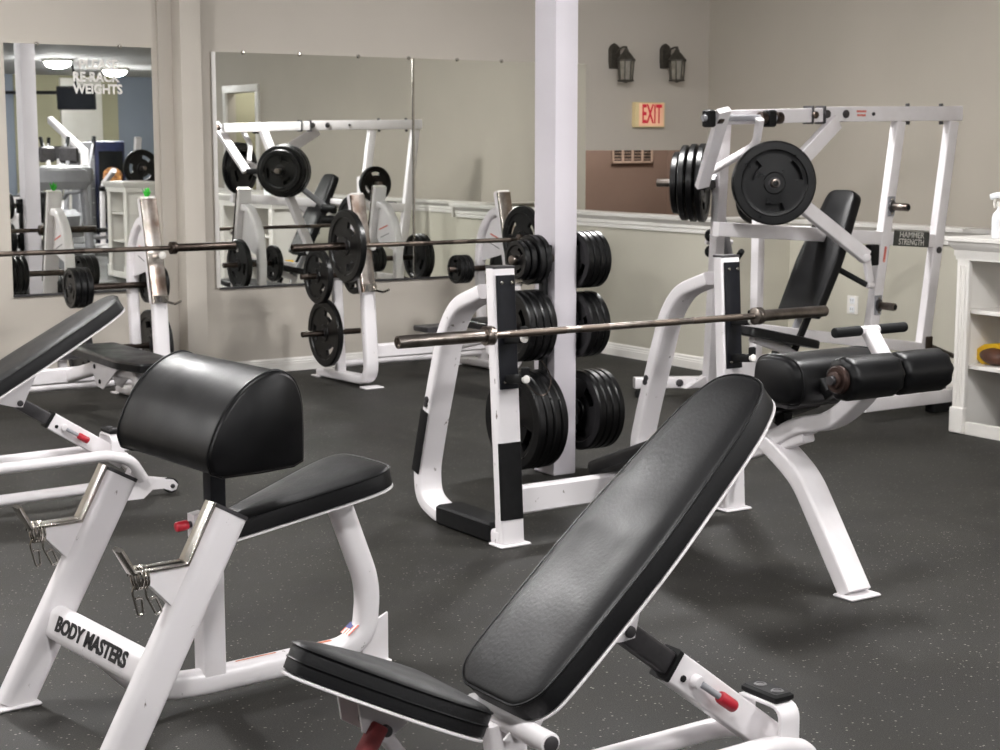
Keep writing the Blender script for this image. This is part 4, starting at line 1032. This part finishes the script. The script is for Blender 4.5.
# ------------------------------------------------------------------ bookcase
def bookcase(face,y0,y1,ztop,bays,label,depth=.44,shelves=((.42,),(.62,.42))):
    t=thing('bookcase',label,'bookcase',(face+depth/2,(y0+y1)/2,0))
    X0=face; X1=face+depth
    def b(m,a,c,bev=.003): m.box(((a[0]+c[0])/2,(a[1]+c[1])/2,(a[2]+c[2])/2),(abs(c[0]-a[0]),abs(c[1]-a[1]),abs(c[2]-a[2])),bev=bev)
    m=MB(); b(m,(X0+.02,y1-.02,.0),(X1,y1-.04,ztop-.04)); m.build('side_panel',TRIM,t)
    m=MB(); b(m,(X0+.02,y0+.02,.0),(X1,y0+.04,ztop-.04)); m.build('side_panel',TRIM,t)
    m=MB(); b(m,(X1-.012,y0+.02,0),(X1,y1-.02,ztop-.04)); m.build('back_panel',TRIM,t)
    m=MB(); b(m,(X0-.06,y0-.05,ztop-.025),(X1,y1+.05,ztop)); m.build('top_board',TRIM,t)
    m=MB(); m.loft([[V((X0-a,y0-a*.9,z)),V((X1,y0-a*.9,z)),V((X1,y1+a*.9,z)),V((X0-a,y1+a*.9,z))] for a,z in ((.012,ztop-.13),(.012,ztop-.115),(.02,ztop-.10),(.02,ztop-.075),(.04,ztop-.05),(.048,ztop-.035),(.05,ztop-.025))]); 
    m.build('crown_moulding',TRIM,t)
    m=MB(); b(m,(X0,y0,0),(X0+.03,y1,.075)); m.build('toe_rail',TRIM,t)
    n=bays; wst=.085
    for k in range(n+1):
        yc=y1-wst/2-(y1-y0-wst)*k/n
        st=MB().box((X0+.005,yc,ztop/2-.06),(.03,wst,ztop-.125),bev=.003).build('stile',TRIM,t)
        for dy in (-.018,.0,.018): MB().box((X0-.0115,yc+dy,ztop/2),(.006,.007,ztop-.32),bev=.002).build('flute',TRIM,st)
        MB().box((X0-.004,yc,.08),(.045,wst+.012,.15),bev=.006).build('plinth_block',TRIM,st)
        if 0<k<n: MB().box(((X0+X1)/2+.01,yc,ztop/2-.02),(depth-.04,.03,ztop-.1),bev=.002).build('partition',TRIM,t)
        if k<n:
            ya=yc-wst/2; yb_=y1-wst/2-(y1-y0-wst)*(k+1)/n+wst/2
            for z in shelves[k%len(shelves)]:
                MB().box(((X0+X1)/2+.01,(yc+(y1-wst/2-(y1-y0-wst)*(k+1)/n))/2,z),(depth-.04,(y1-y0)/n-.02,.022),bev=.002).build('shelf',TRIM,t)
    return t
fy=U(952,432,X=7.36).y
zs1=zpx(0,314,7.45,6.1); zs2=zpx(0,371,7.45,6.05)
bookcase(7.36,4.45,fy+.0,U(953,237,X=7.30).z,3,'white open bookcase with fluted stiles against the right wall',shelves=((zs1,zs2),(.62,.35)))
bookcase(7.38,1.55,2.2,1.2,1,'small white bookcase seen in the left mirror beside the pilaster',shelves=((.45,.8),))
# yellow and brown thing on the lower shelf
q=U(990,371,X=7.52); zs=zs2+.0115
def blob(m,c,d,M=None,seed=0,n=10,k=14,amp=.12):
    random.seed(seed); ph=[random.uniform(0,6.28) for _ in range(4)]
    rings=[]
    for i in range(n+1):
        th=PI*i/n
        ring=[]
        for j in range(k):
            a=2*PI*j/k; r=1+amp*(math.sin(2*a+ph[0])*math.sin(th*2+ph[1])+.6*math.sin(3*a+ph[2]+th))
            v=V((math.sin(th)*math.cos(a)*d[0]*r,math.sin(th)*math.sin(a)*d[1]*r,-math.cos(th)*d[2]*(1+amp*.3*math.sin(a+ph[3]))))
            if M is not None: v=M@v
            ring.append(V(c)+v+V((0,0,0)))
        rings.append(ring)
    return m.loft(rings)
tl=thing('leather_tool_pouch','yellow and brown pouch lying on the lower shelf of the bookcase','pouch',(7.52,q.y-.1,zs))
m=MB(); m.prism([V((7.5,q.y+.13,zs+.055)),V((7.5,q.y+.03,zs+.115)),V((7.5,q.y-.06,zs+.125)),V((7.5,q.y-.12,zs+.06)),V((7.5,q.y-.02,zs+.0)),V((7.5,q.y+.05,zs+.0))],(.09,0,0)); m.build('yellow_flap',YEL,tl)
m=MB(); blob(m,(7.5,q.y-.05,zs+.05),(.06,.10,.05),seed=4); m.build('brown_pouch',BRN,tl)
m=MB(); blob(m,(7.53,q.y-.15,zs+.11),(.05,.07,.06),seed=9); m.build('yellow_handle',YEL,tl)
# spray bottle on the bookcase top
zt2=U(953,237,X=7.30).z
q=U(999,238,X=7.42)
t=thing('spray_bottle','frosted white spray bottle standing on the bookcase','bottle',(7.42,q.y,zt2))
k=.105/.105
MB().lathe((7.42,q.y,zt2),(0,0,1),[(0,.036),(.004,.041),(.03,.043),(.115,.043),(.135,.038),(.155,.022),(.168,.016),(.18,.016)],24).build('bottle_body',BOTTLE,t)
MB().lathe((7.42,q.y,zt2+.178),(0,0,1),[(0,.02),(.025,.019),(.027,.014)],18).build('collar',TRIM,t)
MB().sweep(fillet([V((7.42,q.y-.045,zt2+.235)),V((7.42,q.y+.02,zt2+.24)),V((7.42,q.y+.065,zt2+.228))],.02,3),rr(.026,.034,.008),X_).build('spray_head',BOTTLE,t)
MB().sweep(smooth([V((7.42,q.y+.03,zt2+.225)),V((7.42,q.y+.045,zt2+.2)),V((7.42,q.y+.035,zt2+.17))],2),rr(.016,.008,.003),X_).build('trigger',TRIM,t)
# ------------------------------------------------------------------ wall things
def lantern(px,py,label):
    c=U(px,py,Y=YM-.13); x=c.x; z=c.z
    t=thing('wall_lantern',label,'wall lantern',(x,YM,z),0,'lanterns above the exit sign')
    MB().slab([V(p) for p in ccw([(-.045,-.09),(.045,-.09),(.052,-.03),(.052,.07),(.03,.10),(0,.115),(-.03,.10),(-.052,.07),(-.052,-.03)])],(x-.03,YM,z+.04),(1,0,0),(0,0,1),(0,-1,0),[(0,0),(.02,0),(.035,.008)]).build('back_plate',BRONZE,t)
    MB().tube(smooth([V((x-.03,YM-.02,z+.06)),V((x-.02,YM-.07,z+.11)),V((x,YM-.13,z+.125)),V((x,YM-.13,z+.08))],2),.009,8).build('scroll_arm',BRONZE,t)
    o=(x,YM-.13,z)
    MB().lathe(o,(0,0,1),[(.005,.078),(.02,.078),(.03,.066),(.06,.045),(.085,.022),(.1,.02),(.105,.012),(.12,.012),(.128,.004)],8).build('roof',BRONZE,t)
    MB().lathe(o,(0,0,1),[(-.145,.052),(.006,.064)],8,cap=True).build('glass_panes',GLASS,t)
    for i in range(8):
        a=2*PI*i/8; A0=V(o)+V((math.cos(a)*.067,math.sin(a)*.067,.01)); A1=V(o)+V((math.cos(a)*.056,math.sin(a)*.056,-.148))
        MB().tube([A0,A1],.005,6).build('cage_bar',BRONZE,t)
    MB().lathe(o,(0,0,-1),[(.142,.064),(.148,.068),(.156,.064),(.162,.02),(.17,.004)],8).build('bottom_ring',BRONZE,t)
lantern(626,62,'left one of two dark bronze wall lanterns above the exit sign')
lantern(677,62,'right one of two dark bronze wall lanterns above the exit sign')
ye=YM-.05
xa=U(635.5,114,Y=ye).x; xb=U(665,114,Y=ye).x; za=U(648,127.5,Y=ye).z; zb_=U(648,102.2,Y=ye).z
t=thing('exit_sign','cream lit exit sign with red EXIT letters on the wall below the lanterns','exit sign',((xa+xb)/2,YM,za))
MB().box(((xa+xb)/2,YM-.025,(za+zb_)/2),(xb-xa,.05,zb_-za),bev=.005).build('housing',CREAM,t)
MB().box(((xa+xb)/2+.012,ye-.001,(za+zb_)/2),((xb-xa)*.84,.003,(zb_-za)*.9),bev=.001).build('face_panel',EXITF,t)
text_mesh('exit_letters','EXIT',.215,((xa+xb)/2+.014,ye-.003,(za+zb_)/2),(1,0,0),(0,0,1),LAMPM,t,ext=.0006,bold=.004,sx=.48)
# vent inside the stair opening
YV=12.6
v0=U(612,152,Y=YV); v1=U(651,162,Y=YV)
t=thing('air_vent','brown return air vent on the stair wall behind the half wall','air vent',((v0.x+v1.x)/2,YV,v1.z))
VM=mat('vent_brown_metal',srgb(176,152,134),.5,noise=(10,srgb(168,144,126),.4,.7)); VD=mat('vent_dark_slots',srgb(60,46,38),.7,noise=(10,srgb(54,42,34),.4,.7))
w_=v1.x-v0.x; vz0=v1.z; vz1=v0.z+.12; xm=(v0.x+v1.x)/2
MB().box((xm,YV-.005,(vz0+vz1)/2),(w_,.01,vz1-vz0),bev=.002).build('backing',VD,t)
for k in range(5): MB().box((v0.x+w_*k/4,YV-.015,(vz0+vz1)/2),(.022,.016,vz1-vz0+.02),bev=.003).build('frame_bar',VM,t)
for z in (vz0,vz1): MB().box((xm,YV-.015,z),(w_+.02,.016,.024),bev=.003).build('frame_bar',VM,t)
z=vz0+.03
while z<vz1-.02: MB().box((xm,YV-.012,z),(w_-.02,.01,.006),bev=.001).build('louvre',VM,t); z+=.03
# outlet
c=U(853,305,X=XK)
t=thing('wall_outlet','white double electrical outlet low on the right wall','outlet',(XK,c.y,c.z-.06))
MB().box((XK-.004,c.y,c.z),(.008,.105,.135),bev=.003).build('cover_plate',TRIM,t)
for dz in (-.032,.032):
    r_=MB().box((XK-.01,c.y,c.z+dz),(.006,.045,.045),bev=.002).build('socket',BOTTLE,t)
    for dy in (-.01,.01): MB().box((XK-.0135,c.y+dy,c.z+dz+.004),(.001,.003,.014)).build('slot',INK,r_)
# ------------------------------------------------------------------ things behind the camera that the left mirror shows
def R(px,py,Yv):   # real point whose mirror image stands at virtual depth plane Y=Yv
    p=U(px,py,Y=Yv); return V((p.x,2*YM-p.y,p.z))
# television on a wall arm
c=R(76,98,26.5)
t=thing('television','black wall television reflected in the left mirror above the cardio machines','television',(c.x,c.y,c.z-.3))
rz=Matrix.Rotation(math.radians(25),3,'Z')@Matrix.Rotation(math.radians(-12),3,'X')
MB().box(c,(.62,.07,.38),rz,bev=.01).build('housing',RUBM,t)
MB().box(c+rz@V((0,.037,0)),(.58,.004,.34),rz).build('screen',SCREEN,t)
MB().tube([c,c+V((.1,-.5,.1)),V((c.x+.1,-8.98,c.z+.2))],.03,8).build('wall_arm',RUBM,t)
MB().tube([V((c.x+.1,-5.2,ZC)),c+V((.05,-.1,.1))],.02,8).build('ceiling_pole',RUBM,t)
# navy vending cabinet
c=R(106,185,27); 
t=thing('drink_cabinet','navy cabinet with an orange print reflected in the left mirror','cabinet',(c.x,c.y,0))
MB().box((c.x,c.y,.86),(.5,.5,1.72),bev=.02).build('cabinet_body',NAVY,t)
MB().box((c.x,c.y+.255,.95),(.42,.012,1.2),bev=.006).build('front_panel',SCREEN,t)
m=MB(); blob(m,(c.x,c.y+.264,1.12),(.17,.012,.16),seed=2,amp=.25); m.build('orange_print',ORANGE,t)
c2=R(88,160,27.0)
t=thing('bottle_display_rack','narrow glass display rack with bottles beside the navy cabinet in the mirror','display rack',(c2.x-.1,c2.y,0))
MB().box((c2.x-.1,c2.y,.85),(.3,.35,1.7),bev=.01).build('rack_body',GREY,t)
for k in range(5):
    MB().box((c2.x-.1,c2.y+.19,.45+.24*k),(.24,.02,.012)).build('rack_shelf',BOTTLE,t)
# white wall panel
p0=R(97,100,28.8)
m=MB(); m.box((p0.x+.35,-8.94,1.6),(.8,.08,2.6),bev=.01); solo('white_door_panel',m,TRIM,'tall white panel on the rear wall, reflected above the navy cabinet','panel')
# treadmills and ellipticals
def treadmill(x,y,rz,label,g='cardio machines behind the camera'):
    t=thing('treadmill',label,'treadmill',(x,y,0),rz,g); M=WM[t]
    W=lambda a,b_,c: M@V((a,b_,c))
    R3=Matrix.Rotation(rz,3,'Z')
    MB().box(W(0,0,.13),(.78,1.8,.2),R3,bev=.04).build('deck',GREY,t)
    MB().box(W(0,.05,.235),(.52,1.5,.02),R3,bev=.004).build('belt',RUBM,t)
    for s in (-.34,.34):
        MB().sweep([W(s,-.75,.2),W(s,-.62,1.15)],rr(.07,.1,.02),R3@X_).build('upright',GREY,t)
        MB().sweep(fillet([W(s,-.68,1.05),W(s,-.2,1.02),W(s,-.12,.95)],.08,4),rr(.05,.05,.02),R3@X_).build('handrail',GREY,t)
    MB().box(W(0,-.66,1.22),(.8,.16,.3),R3@Matrix.Rotation(math.radians(-25),3,'X'),bev=.12).build('console',GREY,t)
    MB().box(W(0,-.575,1.24),(.4,.01,.16),R3@Matrix.Rotation(math.radians(-25),3,'X')).build('display',SCREEN,t)
    return t
c=R(36,200,21.5); treadmill(c.x,c.y,math.radians(170),'grey treadmill with dark console reflected at the left of the left mirror')
c=R(66,190,24.0); treadmill(c.x,c.y,math.radians(200),'grey treadmill reflected behind the first one in the left mirror')
def elliptical(x,y,rz,label,white=True):
    t=thing('elliptical_trainer',label,'elliptical trainer',(x,y,0),rz,'elliptical trainers reflected in the mirror'); M=WM[t]
    W=lambda a,b_,c: M@V((a,b_,c)); mm=WHITE if white else GREY
    MB().box(W(0,-.5,.35),(.3,.6,.6),Matrix.Rotation(rz,3,'Z'),bev=.1).build('housing',mm,t)
    for s in (-.22,.22):
        MB().tube(smooth([W(s,-.45,.35),W(s,-.3,.9),W(s*1.2,-.2,1.35),W(s*1.1,-.05,1.75)],2),.024,10).build('moving_handle',mm,t)
        MB().tube([W(s*1.13,-.12,1.5),W(s*1.1,-.04,1.78)],.032,10).build('foam_grip',GRIP,t)
        MB().box(W(s*.7,.2,.3),(.16,.4,.07),Matrix.Rotation(rz,3,'Z'),bev=.02).build('pedal',RUBM,t)
        MB().tube([W(s*.8,-.4,.2),W(s*.8,.9,.16)],.03,10).build('glide_rail',mm,t)
    MB().tube([W(0,-.5,.6),W(0,-.4,1.4)],.04,10).build('mast',mm,t)
    MB().box(W(0,-.38,1.5),(.34,.08,.26),Matrix.Rotation(rz,3,'Z'),bev=.03).build('console',DGREY,t)
c=R(30,190,27); elliptical(c.x,c.y,math.radians(150),'white elliptical trainer reflected at the far left of the left mirror')
c=R(64,180,29.6); elliptical(c.x,c.y,math.radians(210),'white elliptical trainer with raised arms reflected in front of the olive wall')
c=R(84,185,25.5); elliptical(c.x,c.y,math.radians(235),'grey elliptical trainer reflected beside the navy cabinet',False)
# white slanted stair rail, weight machine seat
c=R(112,190,25.3)
t=thing('leg_press_machine','white machine with round black seat pad reflected below the navy cabinet','exercise machine',(c.x,c.y,0))
MB().box((c.x,c.y,.03),(.5,1.3,.06),bev=.02).build('base',WHITE,t)
MB().sweep(fillet([V((c.x,c.y-.5,.05)),V((c.x,c.y-.45,1.0)),V((c.x,c.y+.1,1.25))],.2,6),rr(.08,.08,.02),X_).build('frame_post',WHITE,t)
MB().slab([V((math.cos(2*PI*i/24)*.24,math.sin(2*PI*i/24)*.2)) for i in range(24)],(c.x-.05,c.y+.2,.98),X_,Y_,Z_,[(-.05,.01),(0,0),(.02,.01)],crown=.02).build('seat_pad',VINYL,t)
MB().sweep([V((c.x-.05,c.y+.2,.06)),V((c.x-.05,c.y+.2,.93))],rr(.07,.07,.02),X_).build('seat_post',GREY,t)
MB().cyl((c.x-.2,c.y+.45,.5),(c.x+.2,c.y+.45,.5),.11,20,.02).build('leg_roller',VINYL,t)
m=MB(); a=R(50,120,27.6); b_=R(84,152,26.2); m.sweep([V((a.x,a.y,a.z)),V((b_.x,b_.y,b_.z)),V((b_.x,b_.y,.0))],rr(.12,.1,.02),Y_)
solo('white_slanted_rail',m,WHITE,'white slanted rail reflected in the left mirror behind the treadmills','rail')

# plate stand further down the room, seen in the left mirror
q=R(139,168,20.9)
t=thing('plate_stand','white slanted plate stand reflected at the right of the left mirror','plate rack',(q.x,q.y,0))
MB().sweep([V((q.x,q.y-.45,.04)),V((q.x,q.y-.02,1.75))],rr(.08,.08,.01),X_).build('slanted_post',WHITE,t)
MB().sweep([V((q.x,q.y+.5,.04)),V((q.x,q.y-.7,.04))],rr(.08,.08,.01),X_).build('base_tube',WHITE,t)
MB().cyl((q.x,q.y-.1,q.z),(q.x,q.y+.2,q.z),.025,16,.003).build('peg',STEEL,t)
MB().sweep([V((q.x,q.y+.35,.06)),V((q.x,q.y-.10,1.3))],rr(.06,.06,.01),X_).build('front_strut',WHITE,t)
plate((q.x,q.y+.06,q.z),Y_,.245,'large black plate reflected in the left mirror above the small white bookcase','plates behind the camera',rot=.5)
